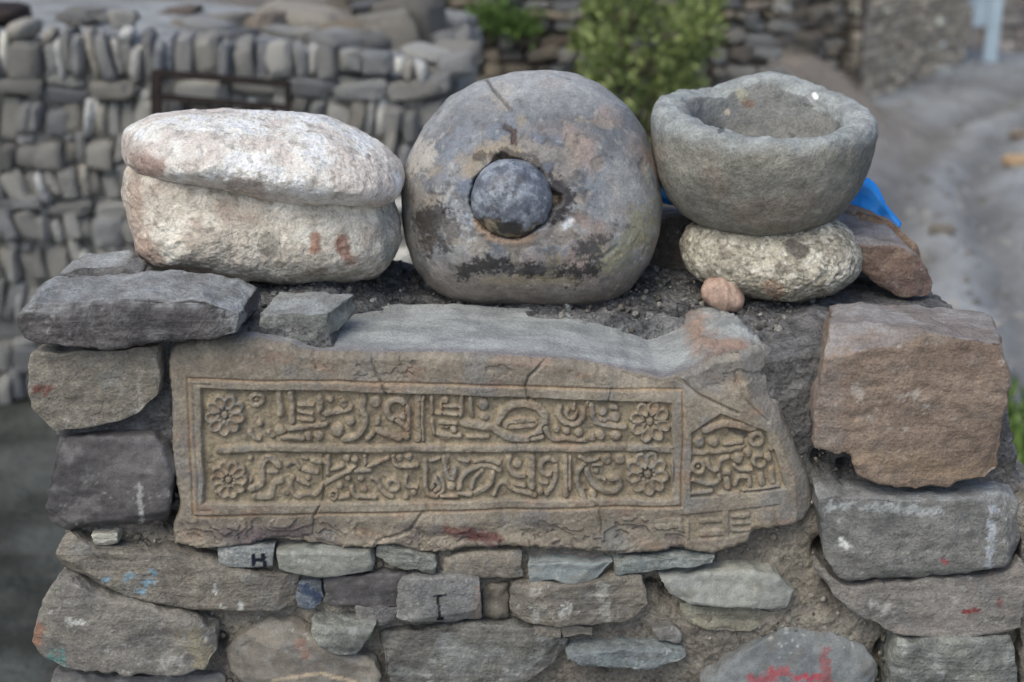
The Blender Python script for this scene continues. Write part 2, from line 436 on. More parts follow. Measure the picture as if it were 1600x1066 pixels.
# --- left house wall with courses of upright stones
LY = 3.65
topx = [-60, 0, 160, 320, 480, 640, 700]; topy = [28, 30, 38, 58, 68, 92, 100]
def ltop(X):
    return float(np.interp(X, [U(a, b, LY)[0] for a, b in zip(topx, topy)], [U(a, b, LY)[2] for a, b in zip(topx, topy)]))
XL, XR = float(U(-320, 60, LY)[0]), float(U(668, 95, LY)[0])
house = empty('stone_house', (0.5 * (XL + XR), LY + .6, -.5), 'low flat-roofed stone house with courses of upright stones behind the white stones', 'house')
V, F = box_mesh(XL, XR, LY - .045, LY + 1.9, -.9, .93)
me = remesh(V, F, .035, 2); P, Nn = getv(me); P = P + Nn * (fbm(P, 5, 3, 3) * .014)[:, None]; 
P[:, 2] += np.array([ltop(x) - 1.02 for x in P[:, 0]]) * sstep(.5, .93, P[:, 2])
setv(me, P); P, Nn = getv(me); C = lerp(col(122, 118, 114), col(146, 141, 134), sstep(-.3, .3, fbm(P, 4, 4, 1)))
C = lerp(C, lerp(col(118, 118, 120), col(140, 142, 146), sstep(-.2, .2, fbm(P, 3, 3, 7))), sstep(.6, .9, Nn[:, 2]) * .9 * (P[:, 2] > .7)); setcol(me, C)
o = link('wall_core', me, M['ground'], house)
opx0, opx1 = float(U(246, 150, LY)[0]), float(U(450, 150, LY)[0]); opz0, opz1 = float(U(300, 300, LY)[2]), float(U(300, 122, LY)[2])
# the opening behind the iron frame is sunk into the wall
z = -.52; row = 0; nst = 0
while z < 1.05:
    upright = (row % 4 != 2)
    h = random.uniform(.12, .19) if upright else random.uniform(.06, .09)
    x = XL + random.uniform(0, .06); lean0 = random.choice((-1, 1)) * R(random.uniform(2, 14)) if upright else 0
    while x < XR - .02:
        w = random.choice((random.uniform(.03, .05), random.uniform(.035, .065), random.uniform(.045, .085), random.uniform(.07, .13))) if upright else random.uniform(.09, .24)
        zt = ltop(x); zz = z + random.uniform(-.02, .02); hh = min(h * random.uniform(.72, 1.12), zt - zz)
        if hh > .045:
            inop = opx0 < x + w / 2 < opx1 and opz0 < z + hh / 2 < opz1
            place_rock(rocks, house, (x + w / 2, LY + random.uniform(-.045, -.005) + (.02 if inop else 0), zz + hh / 2), (w * 1.05, random.uniform(.12, .2), hh * 1.02),
                       (random.uniform(-.12, .12), lean0 + random.uniform(-.16, .16), random.uniform(-.25, .25)))
            if hh < h * .82 and random.random() < .7 and zz + hh + .04 < zt:
                place_rock(rocks, house, (x + w / 2, LY - .02, zz + hh + .025), (w * .9, .12, .05), (0, random.uniform(-.3, .3), 0))
        x += w * random.uniform(1.0, 1.12)
    z += h * .96; row += 1
for k in range(38):      # broken right-hand end of the house
    a = random.random(); zz = random.uniform(-.1, ltop(XR) - .02)
    place_rock(rocks, house, (XR + random.uniform(-.02, .10), LY + a * 1.7, zz), (random.uniform(.1, .2), random.uniform(.12, .3), random.uniform(.06, .13)), (random.uniform(-.2, .2), random.uniform(-.3, .3), random.uniform(-.3, .3)))
for k in range(26):      # loose top course
    x = random.uniform(XL + .2, XR); place_rock(rocks, house, (x, LY + random.uniform(.05, .3), ltop(x) + .01), (random.uniform(.08, .22), random.uniform(.1, .2), random.uniform(.03, .07)), (0, random.uniform(-.2, .2), random.uniform(-1, 1)))
if hidden:      # courses low down behind the near wall
    low_rock = unit_rock(49, .3, 2); LV, _ = getv(low_rock); LF = np.array([p.vertices[:] for p in low_rock.polygons]); hv = []; hf = []
    for k, (l_, s_, r_) in enumerate(hidden):
        hv.append((LV * np.array(s_)) @ np.array(Euler(r_).to_matrix()).T + np.array(l_)); hf.append(LF + k * len(LV))
    me = mesh_np('stones', np.concatenate(hv), np.concatenate(hf)); setcol(me, np.repeat(np.array([random.choice(BG) * .84 for _ in hv]), len(LV), 0)); link('stones', me, M['ground'], house)['kind'] = 'stuff'
# roof stones and the rocks lying behind the parapet
for (a, b, Y, w, h, d) in ((330, 44, 4.6, .34, .12, .3), (400, 50, 4.7, .26, .16, .3), (470, 40, 4.9, .4, .18, .3), (560, 62, 4.8, .34, .2, .3), (610, 60, 4.6, .24, .24, .3), (520, 75, 4.4, .36, .1, .3), (250, 30, 5.0, .4, .08, .3), (640, 40, 4.9, .3, .25, .3)):
    p = U(a, b, Y); o = place_rock(rocks2, house, p, (w, d, h), (0, random.uniform(-.2, .2), random.uniform(-.5, .5)))
    o.name = 'roof_stone'
# top slab row: low retaining bank behind the roof
me = unit_rock(77, .8, 4); me.materials.append(M['bgstone']); p = U(138, 26, 4.35); o = bpy.data.objects.new('pale_slab', me); COLL.objects.link(o)
o.location = (p[0], p[1], p[2]); o.scale = (.13, .2, .03); tag(o, 'small white flat stone lying on the earth roof at upper left', 'stone')
me = me.copy(); me.materials.clear(); me.materials.append(M['rust']); p = U(8, 22, 4.2); o = bpy.data.objects.new('rusty_lump', me); COLL.objects.link(o)
o.location = p; o.scale = (.22, .22, .10); tag(o, 'dark brown rusty lump on the earth roof in the upper left corner', 'scrap metal')
# --- iron frame in the wall
def tube_box(a, b, w, d):
    a = Vector(a); b = Vector(b); ax = (b - a).normalized(); s = ax.cross(Vector((0, 1, 0))).normalized() * w / 2; q = Vector((0, 1, 0)) * d / 2
    V = [p + i * s + j * q for p in (a, b) for i, j in ((-1, -1), (1, -1), (1, 1), (-1, 1))]
    F = [[0, 1, 2, 3], [7, 6, 5, 4]] + [[k, k + 4, (k + 1) % 4 + 4, (k + 1) % 4] for k in range(4)]
    me = bpy.data.meshes.new('bar'); me.from_pydata([v[:] for v in V], [], F)
    bm = bmesh.new(); bm.from_mesh(me); bmesh.ops.recalc_face_normals(bm, faces=bm.faces); bmesh.ops.bevel(bm, geom=bm.edges[:], offset=min(w, d) * .15, segments=2, affect='EDGES'); bm.to_mesh(me); bm.free()
    return me
FY = LY - .17
fr = empty('iron_frame', tuple(U(345, 330, FY)), 'dark rusty iron frame with two rails in the stone house wall', 'metal frame')
for nm, a, b, w in (('post', (245, 112), (245, 330), .042), ('post', (450, 130), (450, 330), .024), ('rail', (238, 113), (454, 132), .026), ('rail', (247, 151), (450, 169), .022), ('rail', (247, 328), (450, 328), .022)):
    link(nm, tube_box(U(*a, FY), U(*b, FY - .001 if nm == 'rail' else FY), w, .03 if nm == 'post' else .025), M['rust'], fr)
for k in range(6):
    x = 262 + k * 33; link('bar', tube_box(U(x, 160, FY), U(x, 328, FY), .01, .01), M['rust'], fr)

# --- rubble wall in the middle distance
def wall_rows(parent, p0, p1, z0, z1, hr, wr, dep, meshes, skip=None, ragged=.1):
    p0 = np.array(p0); p1 = np.array(p1); L = np.linalg.norm(p1 - p0); u = (p1 - p0) / L; yaw = math.atan2(u[1], u[0])
    z = z0
    while z < z1:
        h = random.uniform(*hr); x = random.uniform(0, wr[0])
        while x < L:
            w = random.uniform(*wr); zz = z + random.uniform(-.2, .2) * h
            hh = h * random.uniform(.75, 1.2); c = p0 + u * (x + w / 2)
            if not (skip and skip(x + w / 2, zz)):
                place_rock(meshes, parent, (c[0], c[1] + random.uniform(-.04, .03), zz + h / 2), (w * .98, dep, hh * .95), (random.uniform(-.1, .1), random.uniform(-.18, .18), yaw + random.uniform(-.2, .2)))
            x += w * 1.02
        z += h
def core(parent, pts, z0, z1, thick, seed, ca=(104, 97, 90), cb=(126, 117, 106), inset=0.0):
    p0, p1 = [np.array(q) for q in pts]; u = (p1 - p0) / np.linalg.norm(p1 - p0); n = np.array((-u[1], u[0]))
    V = []; 
    for p in (p0, p1):
        for s in (.02, thick):
            for z_ in (z0, z1): V.append((*(p + n * s), z_))
    F = [[0, 1, 3, 2], [4, 6, 7, 5], [0, 4, 5, 1], [2, 3, 7, 6], [0, 2, 6, 4], [1, 5, 7, 3]]
    me = remesh(V, F, .05, 2); P, Nn = getv(me); P = P + Nn * (fbm(P, 4, 4, seed) * .05 - inset)[:, None]; setv(me, P)
    setcol(me, lerp(col(*ca), col(*cb), sstep(-.3, .3, fbm(P, 4, 4, seed + 1)))); return link('wall_core', me, M['ground'], parent)
rw = empty('rubble_wall', (0.3, 6.6, -.5), 'ruined rubble stone wall rising behind the dark domed stone and the bush', 'wall')
core(rw, ((-1.1, 6.53), (1.55, 6.53)), -.8, 1.5, .8, 5)
holes = [(680, 118, .16, .1), (590, 60, .2, .1)]
def skip_r(x, z):
    px, py = proj(np.array([[-1.0 + x, 6.6, z + .05]]))
    return ((px[0] - 690) / 42) ** 2 + ((py[0] - 120) / 26) ** 2 < 1
wall_rows(rw, (-1.0, 6.52), (1.55, 6.52), -.12, .95, (.055, .10), (.06, .20), .16, rocks2[:5] + rocks[5:], skip_r)
bw = empty('brown_wall', (2.5, 9.9, -.5), 'dark brown stone wall standing behind the earth heap and the bowl', 'wall')
core(bw, ((1.3, 9.13), (2.85, 10.68)), -.8, 1.8, .8, 6, (78, 70, 66), (96, 86, 78))
wall_rows(bw, (1.3, 9.1), (2.8, 10.6), -.2, 1.1, (.07, .12), (.12, .30), .2, rocks2)
# --- far right wall of thin courses (its stones are too small to pick apart singly)
c0 = UZ(1326, 170, -.5); c1 = UZ(1503, 100, -.5)
fw = empty('far_wall', (float(c0[0]), float(c0[1]), -.5), 'tall stone wall of thin flat courses at the bend of the dirt road', 'wall')
def small_courses(parent, p0, p1, z0, z1, h, wr, seed, palA, palB):
    rs = np.random.RandomState(seed); p0 = np.array(p0[:2]); p1 = np.array(p1[:2]); L = np.linalg.norm(p1 - p0); u = (p1 - p0) / L; n = np.array((u[1], -u[0]))
    V = []; F = []; Cc = []; z = z0
    while z < z1:
        hh = h * rs.uniform(.7, 1.3); x = 0
        while x < L:
            w = rs.uniform(*wr); o_ = rs.uniform(.0, .05); b = len(V)
            for a in (x + .008, min(x + w, L) - .006):
                for dd in (o_, -.1):
                    for q in (z + .006, z + hh - .006):
                        p = p0 + u * (a + rs.uniform(-.01, .01)) + n * dd; V.append((p[0], p[1], q + rs.uniform(-.008, .008)))
            F += [[b + i for i in f] for f in ([0, 1, 3, 2], [4, 6, 7, 5], [0, 4, 5, 1], [2, 3, 7, 6], [0, 2, 6, 4], [1, 5, 7, 3])]
            t = rs.uniform(); c = col(*palA) * (1 - t) + col(*palB) * t
            if rs.uniform() < .08: c = c * 1.5
            Cc += [c] * 8; x += w
        z += hh
    me = mesh_np('stones', V, F, False); setcol(me, np.array(Cc)); o = link('stones', me, M['ground'], parent); o['kind'] = 'stuff'
core(fw, ((c0[0], c0[1]), (c1[0], c1[1])), -.9, 3.0, .6, 8, (100, 92, 84), (120, 112, 100), inset=.07)
small_courses(fw, c0, c1, -.6, 2.2, .055, (.07, .22), 4, (146, 134, 120), (196, 180, 162))
d0 = c0 + np.array((-.35, 2.2, 0)); small_courses(fw, d0, c0, -.6, 2.2, .06, (.1, .25), 5, (84, 76, 70), (110, 100, 90))
e0 = UZ(1562, 78, -.5); e1 = e0 + np.array((2.6, .6, 0))
fw2 = empty('end_wall', (float(e0[0]), float(e0[1]), -.5), 'stone wall right of the pale blue sheet at the top right edge', 'wall')
core(fw2, ((e0[0], e0[1]), (e1[0], e1[1])), -.9, 3.0, .6, 9, inset=.07)
small_courses(fw2, e0, e1, -.6, 2.0, .09, (.12, .3), 6, (116, 106, 100), (160, 150, 142))
# pale blue painted sheet
ga = empty('painted_gate', tuple(UZ(1530, 100, -.5) + np.array((0, .05, 0))), 'pale blue painted sheet gate between two far stone walls', 'gate')
gp = [U(x, 60, float(ga.location[1]))[0] for x in (1494, 1516, 1538, 1561)]
for k in range(3):
    V, F = box_mesh(gp[k] + .006, gp[k + 1] - .006, ga.location[1] - .03 + .012 * (k % 2), ga.location[1] + .01, (.12, -.1, -.62)[k], 2.0)
    me = bpy.data.meshes.new('panel'); me.from_pydata(V, [], F); link('panel', me, M['paleblue'], ga)
# loose stones on the road verge
rk = unit_rock(90, .7); 
loose = [((1470, 383), .10, 'flat pale stone lying in the road left of the rut', (150, 138, 128)), ((1592, 250), .16, 'stone on the road at the right edge of the view, sunlight put into its ochre colour', (214, 172, 132)), ((1440, 130), .12, 'grey stone at the foot of the far stone wall', (140, 138, 138)),  # right-edge stone carries the orange of a sun patch in its colour
         ((1485, 72), .16, 'white stone standing against the far stone wall', (190, 190, 190)), ((1598, 203), .13, 'tan stone beyond the sun-tinted one at the right edge', (152, 134, 118)),
         ((1178, 106), .22, 'pale flat stone on the bank beside the green weeds', (170, 168, 165))]
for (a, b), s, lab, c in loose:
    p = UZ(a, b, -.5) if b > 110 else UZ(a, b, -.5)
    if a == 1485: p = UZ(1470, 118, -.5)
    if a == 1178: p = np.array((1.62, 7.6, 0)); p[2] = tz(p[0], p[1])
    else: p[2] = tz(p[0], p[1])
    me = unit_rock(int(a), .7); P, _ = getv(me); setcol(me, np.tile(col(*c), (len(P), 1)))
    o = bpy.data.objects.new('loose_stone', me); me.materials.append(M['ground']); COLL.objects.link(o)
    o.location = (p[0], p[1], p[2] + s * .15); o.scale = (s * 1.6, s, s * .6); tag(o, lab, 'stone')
# gravel on the road
def pebbles(n, posf, smin, smax, seed, pals, name, mat, parent=None, flat=.7):
    rs = np.random.RandomState(seed); bm = bmesh.new(); bmesh.ops.create_icosphere(bm, subdivisions=1, radius=1)
    B = np.array([v.co[:] for v in bm.verts]); Bf = np.array([[v.index for v in f.verts] for f in bm.faces]); bm.free()
    Vs, Fs, Cs = [], [], []
    for k in range(n):
        p = posf(rs); 
        if p is None: continue
        s = smin * (smax / smin) ** (rs.uniform() ** 2); Q = B * (1 + rs.uniform(-.28, .28, (len(B), 1)))
        Q = np.sign(Q) * np.abs(Q) ** .8
        m = np.array(Euler(rs.uniform(0, 6, 3)).to_matrix()); Q = (Q * np.array([1, .8, flat])) @ m.T * s
        Fs.append(Bf + len(Vs) * len(B)); Vs.append(Q + p); c = col(*pals[rs.randint(len(pals))]) * rs.uniform(.75, 1.2); Cs.append(np.tile(c, (len(B), 1)))
    me = mesh_np(name, np.concatenate(Vs), np.concatenate(Fs)); setcol(me, np.concatenate(Cs))
    o = link(name, me, mat, parent, origin=(0, 0, 0) if parent is None else None); o['kind'] = 'stuff'; return o
def rp_(rs):
    q = UZ(rs.uniform(1340, 1640), 100 + 640 * rs.uniform() ** 1.3, -.5); return np.array((q[0], q[1], tz(q[0], q[1])))
pebbles(900, rp_, .008, .04, 3, ((120, 120, 122), (104, 100, 98), (134, 130, 128)), 'gravel', M['ground'])

# ------------------------------------------------------------------ plants
def leaves(n, posf, size, seed, name, mat, parent):
    rs = np.random.RandomState(seed); V = []; F = []
    for k in range(n):
        p, d = posf(rs); s = size * rs.uniform(.6, 1.4)
        a = d + rs.normal(size=3) * .6; a /= np.linalg.norm(a); b = np.cross(a, rs.normal(size=3)); b /= np.linalg.norm(b)
        i = len(V); V += [p, p + a * s * .5 + b * s * .22, p + a * s, p + a * s * .5 - b * s * .22]; F.append([i, i + 1, i + 2, i + 3])
    return link(name, mesh_np(name, V, F, False), mat, parent)
def limb(pts, r0, r1, name, parent):
    V = []; F = []; n = len(pts)
    for k, p in enumerate(pts):
        r_ = r0 + (r1 - r0) * k / (n - 1)
        for j in range(7): V.append((p[0] + r_ * math.cos(j * .8976), p[1] + r_ * math.sin(j * .8976), p[2]))
    for k in range(n - 1):
        for j in range(7): F.append([k * 7 + j, k * 7 + (j + 1) % 7, (k + 1) * 7 + (j + 1) % 7, (k + 1) * 7 + j])
    return link(name, mesh_np(name, V, F), M['bark'], parent)
BY = 5.9
bb = U(985, 215, BY); bush = empty('green_bush', tuple(bb), 'loose green bush growing against the rubble wall behind the bowl', 'bush')
cl = []
rs_ = np.random.RandomState(11)
for (a, b, r_) in ((1000, 20, 42), (1045, 50, 40), (960, 35, 36), (1080, 15, 28), (985, 95, 48), (1025, 120, 40), (950, 120, 38), (1000, 165, 42), (1060, 95, 26), (1105, 20, 18), (925, 150, 22), (1070, 135, 18), (915, 60, 16), (940, 10, 20), (1085, 75, 16), (975, 190, 30), (1090, 50, 24), (935, 80, 26), (1010, -20, 45), (960, -25, 40)):
    c = U(a, b, BY + rs_.uniform(-.25, .25)); cl.append((c, r_ / FPX * (BY + 2.1)))
def bp(rs):
    c, r_ = cl[rs.randint(len(cl))]
    while True:
        q = rs.uniform(-1, 1, 3)
        if np.linalg.norm(q) < 1: break
    return c + q * r_ * (.9 + .5 * abs(rs.normal())), q + np.array((0, 0, .3))
for k in range(6):
    c, r_ = cl[k]; limb([bb + np.array((0, 0, -.35)), bb * .6 + c * .4 + np.array((.05 * (k - 3), 0, 0)), c], .022, .006, 'branch', bush)
leaves(3000, bp, .06, 4, 'foliage', M['leaf'], bush)
def weed(name, cx, cy, Y, rpx, n, lab, seed, sz=.05, cat='plant'):
    c = U(cx, cy, Y); r_ = rpx / FPX * (Y + 2.1); e = empty(name, tuple(c - np.array((0, 0, r_))), lab, cat)
    def f(rs):
        q = rs.normal(size=3) * .45; q[2] *= .7; return c + q * r_, q + np.array((0, 0, .8))
    leaves(n, f, sz, seed, 'foliage', M['grass'] if cat != 'bush' else M['leaf'], e)
weed('weed_clump', 770, 30, 6.35, 34, 500, 'small green weed clump growing high on the rubble wall, left', 21)
weed('weed_clump', 815, 42, 6.35, 26, 350, 'smaller weed clump on the rubble wall beside the dark dome top', 22)
weed('weed_clump', 1115, 105, 6.9, 34, 500, 'bright green weeds trailing down the bank, nearer the bush', 23)
weed('weed_clump', 1160, 128, 7.0, 26, 400, 'bright green weeds at the foot of the bank just above the bowl rim', 24)
gpz = UZ(1590, 715, -.5)
def gf_(rs):
    p = gpz + np.array((rs.normal() * .22, rs.normal() * .2, 0)); p[2] = tz(p[0], p[1]); return p, np.array((rs.normal() * .2, rs.normal() * .2, 1.6))
gr = leaves(1400, gf_, .09, 9, 'grass_patch', M['grass'], None); tag(gr, 'patch of green grass beside the brown block at the right edge', 'grass', kind='stuff')

# ================================================================== the near wall
W = empty('stone_pillar', (0.02, .28, -.5), 'end of a mud-mortared stone wall holding the carved slab, in the foreground', 'wall')
# --- mud core
coreo = [(100, 570), (250, 560), (262, 600), (480, 600), (1150, 600), (1200, 560), (1300, 540), (1560, 560), (1590, 740), (1640, 800), (1640, 1100)]
pts = U(np.array([p[0] for p in coreo]), np.array([p[1] for p in coreo]), .03)
pts = np.concatenate([pts, [[pts[-1][0], .03, -.6], [-.63, .03, -.6]], U(np.array([108, 100]), np.array([1090, 860]), .03)])
n = len(pts); B = pts.copy(); B[:, 1] = .56; V = np.concatenate([pts, B]); Fs = [list(range(n)), list(range(2 * n - 1, n - 1, -1))] + [[k, n + k, n + (k + 1) % n, (k + 1) % n] for k in range(n)]
me = remesh(V, Fs, .0078, 2); P, Nn = getv(me)
d = fbm(P, 14, 4, 3) * .016 + fbm(P, 60, 3, 5) * .007; P = P + Nn * d[:, None]; px, py = proj(P)
fm = (P[:, 1] < .2)
for a, b, r_, dep in ((252, 572, 9, .1), (270, 770, 9, .09), (268, 820, 13, .1), (1290, 720, 16, .09), (1325, 735, 12, .08), (1290, 860, 14, .10), (1300, 900, 9, .08), (1380, 1010, 12, .12), (1385, 1050, 12, .12), (1045, 918, 13, .09), (1075, 938, 9, .09), (115, 905, 14, .08), (160, 925, 10, .08), (545, 965, 8, .06), (1015, 912, 8, .06), (345, 1000, 8, .05)):
    P[:, 1] += dep * np.exp(-(((px - a) / r_) ** 2 + ((py - b) / r_) ** 2)) * fm
# mud bulges forward in the lower right and low middle
P[:, 1] -= .022 * fm * sstep(870, 960, py) * sstep(1000, 1100, px) * sstep(1400, 1330, px)
P[:, 1] -= .010 * fm * sstep(850, 880, py) * sstep(300, 420, px)
setv(me, P); P, Nn = getv(me); px, py = proj(P)
C = lerp(col(112, 105, 98), col(136, 128, 118), sstep(-.25, .3, fbm(P, 10, 4, 2))); C = C * (1 + .5 * fbm(P, 80, 3, 4))[:, None]
soilc = lerp(col(84, 83, 85), col(112, 110, 112), sstep(-.2, .3, fbm(P, 45, 4, 6)))
C = lerp(C, soilc, sstep(840, 700, py + fbm(P, 15, 3, 1) * 80)); setcol(me, C)
link('mud_core', me, M['mud'], W)
# --- soil on top
sx = np.arange(-.74, .80, .0045); sy = np.arange(.035, .60, .0045); SX, SY = np.meshgrid(sx, sy)
def soil_z(X, Y):
    zl = 1.0; z = np.where(X < -.30, 1.002, 0.0)
    t = sstep(-.34, -.18, X); base = (1 - t) * (.985 + .06 * Y) + t * (.928 + .10 * np.clip(Y, 0, .35))
    led = sstep(-.30, -.25, X) * sstep(.36, .30, X); base = base - led * .07 * sstep(.20, .15, Y)
    r_ = sstep(.30, .42, X); base = base - r_ * .05 * sstep(.14, .03, Y)
    base = base - .05 * sstep(.46, .60, Y) - .05 * sstep(-.66, -.74, X) - .09 * sstep(.50, .75, X) * sstep(.15, .4, Y)
    # gully between the slab and the brown block
    g = np.exp(-(((X - .46) / .05) ** 2)) * sstep(.12, .03, Y); base = base - .10 * g
    return base
S3 = np.stack([SX.ravel(), SY.ravel(), soil_z(SX.ravel(), SY.ravel())], 1)
S3[:, 2] += fbm(S3, 13, 4, 8) * .014 + fbm(S3, 55, 3, 9) * .008 + np.abs(fbm(S3, 130, 2, 10)) * .006
m0 = (SX == SX) ; I = np.arange(SX.size).reshape(SX.shape)
sf = np.stack([I[:-1, :-1].ravel(), I[:-1, 1:].ravel(), I[1:, 1:].ravel(), I[1:, :-1].ravel()], 1)
# skirt
S4 = S3.copy(); edge = np.concatenate([I[0], I[:, -1], I[-1][::-1], I[:, 0][::-1]]); sk = S3[edge].copy(); sk[:, 2] = .80
V = np.concatenate([S3, sk]); b0 = len(S3); ne = len(edge); kf = np.array([[edge[k], b0 + k, b0 + (k + 1) % ne, edge[(k + 1) % ne]] for k in range(ne)])
me = mesh_np('soil', V, np.concatenate([sf, kf])); C = lerp(col(80, 80, 83), col(116, 114, 115), sstep(-.25, .3, fbm(V, 22, 4, 6))); C = C * (1 + .6 * fbm(V, 120, 2, 4))[:, None]
setcol(me, C); o = link('soil', me, M['soil'], W); o['kind'] = 'stuff'
def sp(rs):
    x = rs.uniform(-.45, .72); y = rs.uniform(.05, .52); p = np.array([[x, y, 0]])
    return np.array((x, y, float(soil_z(np.array([x]), np.array([y]))[0]) + rs.uniform(0, .006)))
o = pebbles(2600, sp, .0015, .010, 12, ((120, 120, 122), (90, 88, 88), (150, 146, 140), (104, 98, 92), (74, 74, 78)), 'gravel', M['soil'], W)
def mp_(rs):
    px_ = rs.uniform(110, 1400); py_ = rs.uniform(700, 1080); return U(px_, py_, .022 + rs.uniform(-.008, .012) - (.02 if px_ > 1080 and py_ > 930 else 0))
pebbles(1400, mp_, .002, .009, 13, ((120, 112, 102), (100, 94, 88), (140, 134, 126)), 'gravel', M['mud'], W)

# --- wall stones
def st(ol, Y=0.0, T=.18, mat='slate', pal=SLATE, **k):
    if mat == 'slate': mat = ('slate', 'slate_fine', 'schist')[k.get('seed', 0) % 3]
    return prism('stone', ol, Y, T, W, M[mat], pal, k.pop('seed', random.randint(1, 9999)), **k)
def blue_top(P, Nn, C):   # bluish grey mixed over the upward-facing side of a stone
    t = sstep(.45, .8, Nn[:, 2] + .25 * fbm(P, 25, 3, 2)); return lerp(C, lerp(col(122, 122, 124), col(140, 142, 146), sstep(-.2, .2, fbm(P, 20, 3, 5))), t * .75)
WHT = (190, 190, 188)
RED = (120, 44, 44)
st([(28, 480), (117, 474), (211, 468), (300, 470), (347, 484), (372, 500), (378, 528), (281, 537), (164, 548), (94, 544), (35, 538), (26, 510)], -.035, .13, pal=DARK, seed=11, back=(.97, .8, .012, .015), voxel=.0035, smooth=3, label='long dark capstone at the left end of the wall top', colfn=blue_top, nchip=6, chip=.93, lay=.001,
   stains=[([(362, 480), (375, 510)], 16, (136, 136, 140), .8)])
st([(47, 556), (70, 552), (150, 553), (244, 547), (247, 590), (238, 622), (205, 648), (141, 666), (80, 673), (55, 652), (46, 600)], -.012, .17, pal=WARM, seed=12, smooth=8, nchip=3, chip=.94, amp=.004, msc=6,
   stains=[([(55, 610), (78, 610)], 7, (104, 52, 44), .8, .5, .8)])
st([(84, 694), (169, 690), (234, 692), (262, 712), (268, 735), (264, 780), (257, 830), (164, 829), (92, 835), (70, 821), (78, 746)], -.014, .18, pal=DARK, seed=13, smooth=4, nchip=5, chip=.95, amp=.005,
   stains=[([(218, 760), (222, 815)], 4, WHT, .5, .6, 1.2), ([(85, 820), (140, 790)], 14, (110, 106, 106), .6)])
st([(101, 840), (140, 858), (177, 866), (264, 870), (313, 882), (351, 898), (412, 905), (463, 905), (460, 933), (452, 959), (404, 959), (330, 961), (268, 949), (198, 933), (136, 908), (92, 897), (88, 868)], -.020, .17, pal=WARM, seed=14, smooth=4, amp=.005,
   label='long tilted grey stone with flecks of light blue paint', stains=[([(165, 904), (172, 905)], 5, (104, 150, 180), .8, .4, 1.2), ([(198, 902), (206, 900)], 5, (104, 146, 172), .7, .4, 1), ([(238, 893), (240, 897)], 5, (108, 150, 176), .75, .4, .8), ([(222, 922), (232, 910)], 6, (104, 146, 172), .75, .4, 1.2), ([(240, 912), (242, 908)], 3, (104, 146, 172), .75),
           ([(335, 915), (337, 925)], 3, WHT, .7), ([(375, 945), (377, 952)], 4, WHT, .7), ([(345, 948), (350, 951)], 3, WHT, .7)])
st([(89, 906), (110, 914), (165, 941), (247, 961), (305, 976), (330, 992), (334, 1023), (313, 1048), (256, 1058), (165, 1050), (103, 1046), (58, 1032), (47, 1011), (56, 982), (68, 945)], -.032, .2, mat='sand', pal=((104, 100, 98), (120, 114, 108), (130, 124, 116)), seed=15, smooth=12, nchip=2, chip=.95, amp=.005,
   label='big rounded stone at lower left with orange and turquoise paint spots', stains=[([(62, 980), (54, 1010)], 7, (146, 100, 78), .75, .5, 1.0), ([(88, 1028), (92, 1032)], 11, (70, 124, 124), .75, .5, .9), ([(105, 970), (130, 974)], 4, WHT, .7, .6, 1.4), ([(255, 1030), (280, 1030)], 10, (160, 156, 154), .5, .6, 1.6), ([(300, 1000), (320, 1030)], 18, (142, 132, 104), .6)])
st([(346, 1036), (371, 1007), (412, 980), (454, 986), (495, 1008), (550, 1026), (585, 1040), (592, 1060), (580, 1100), (400, 1100), (352, 1060)], -.026, .2, pal=WARM, seed=16, nchip=6, chip=.9, stains=[([(425, 1064), (500, 1052), (555, 1066)], 3, (170, 150, 126), .8, .5, .6), ([(470, 1005), (478, 1025)], 8, (136, 100, 84), .6)])
st([(488, 974), (536, 984), (584, 978), (572, 1003), (553, 1027), (520, 1019), (495, 996)], -.028, .12, mat='sand', pal=GREEN, seed=17, voxel=.003, nchip=4, tilt=(.2, 0))
st([(343, 858), (425, 856), (422, 887), (343, 885)], -.004, .1, pal=((118, 120, 122), (132, 134, 132), (126, 126, 126)), seed=18, voxel=.0022, smooth=3, nchip=2, chip=.96, amp=.002, lay=.0004, jit=.5,
   label='small squared stone with an H-like black ink mark', stains=[([(396, 868), (396, 883)], 3.2, (22, 26, 40), 1, .2, .25), ([(396, 876), (411, 875)], 3, (22, 26, 40), 1, .2, .25), ([(411, 867), (414, 885)], 3.4, (22, 26, 40), 1, .2, .25)])
st([(429, 868), (466, 862), (530, 864), (578, 862), (581, 895), (495, 900), (434, 892)], -.008, .12, pal=GREEN, seed=19, voxel=.003, amp=.004, nchip=6, tilt=(0, .1))
st([(592, 860), (624, 864), (681, 876), (677, 901), (636, 890), (590, 876)], -.006, .1, pal=GREEN, seed=20, voxel=.003)
st([(695, 878), (740, 868), (815, 864), (815, 903), (743, 903), (695, 899)], .0, .12, pal=WARM, seed=21, voxel=.003, amp=.004)
st([(828, 882), (900, 880), (955, 880), (930, 903), (900, 914), (866, 905), (832, 914)], -.008, .1, pal=((118, 124, 126), (134, 138, 138), (120, 120, 116)), seed=22, voxel=.003, amp=.005)
st([(960, 886), (985, 878), (1061, 871), (1115, 871), (1108, 883), (1040, 892), (968, 903)], -.014, .1, pal=((118, 124, 124), (132, 136, 134), (120, 120, 116)), seed=23, voxel=.003)
st([(466, 914), (500, 912), (503, 935), (485, 953), (466, 946)], .0, .08, pal=((90, 94, 100), (120, 130, 142), (80, 88, 104)), seed=24, voxel=.0025, amp=.003, label='small stone chip smeared with dark blue paint', stains=[([(475, 922), (495, 935)], 9, (36, 52, 84), .8, .5, 1)])
st([(507, 902), (570, 903), (631, 900), (620, 951), (560, 951), (507, 949)], -.004, .12, pal=DARK, seed=25, voxel=.003)
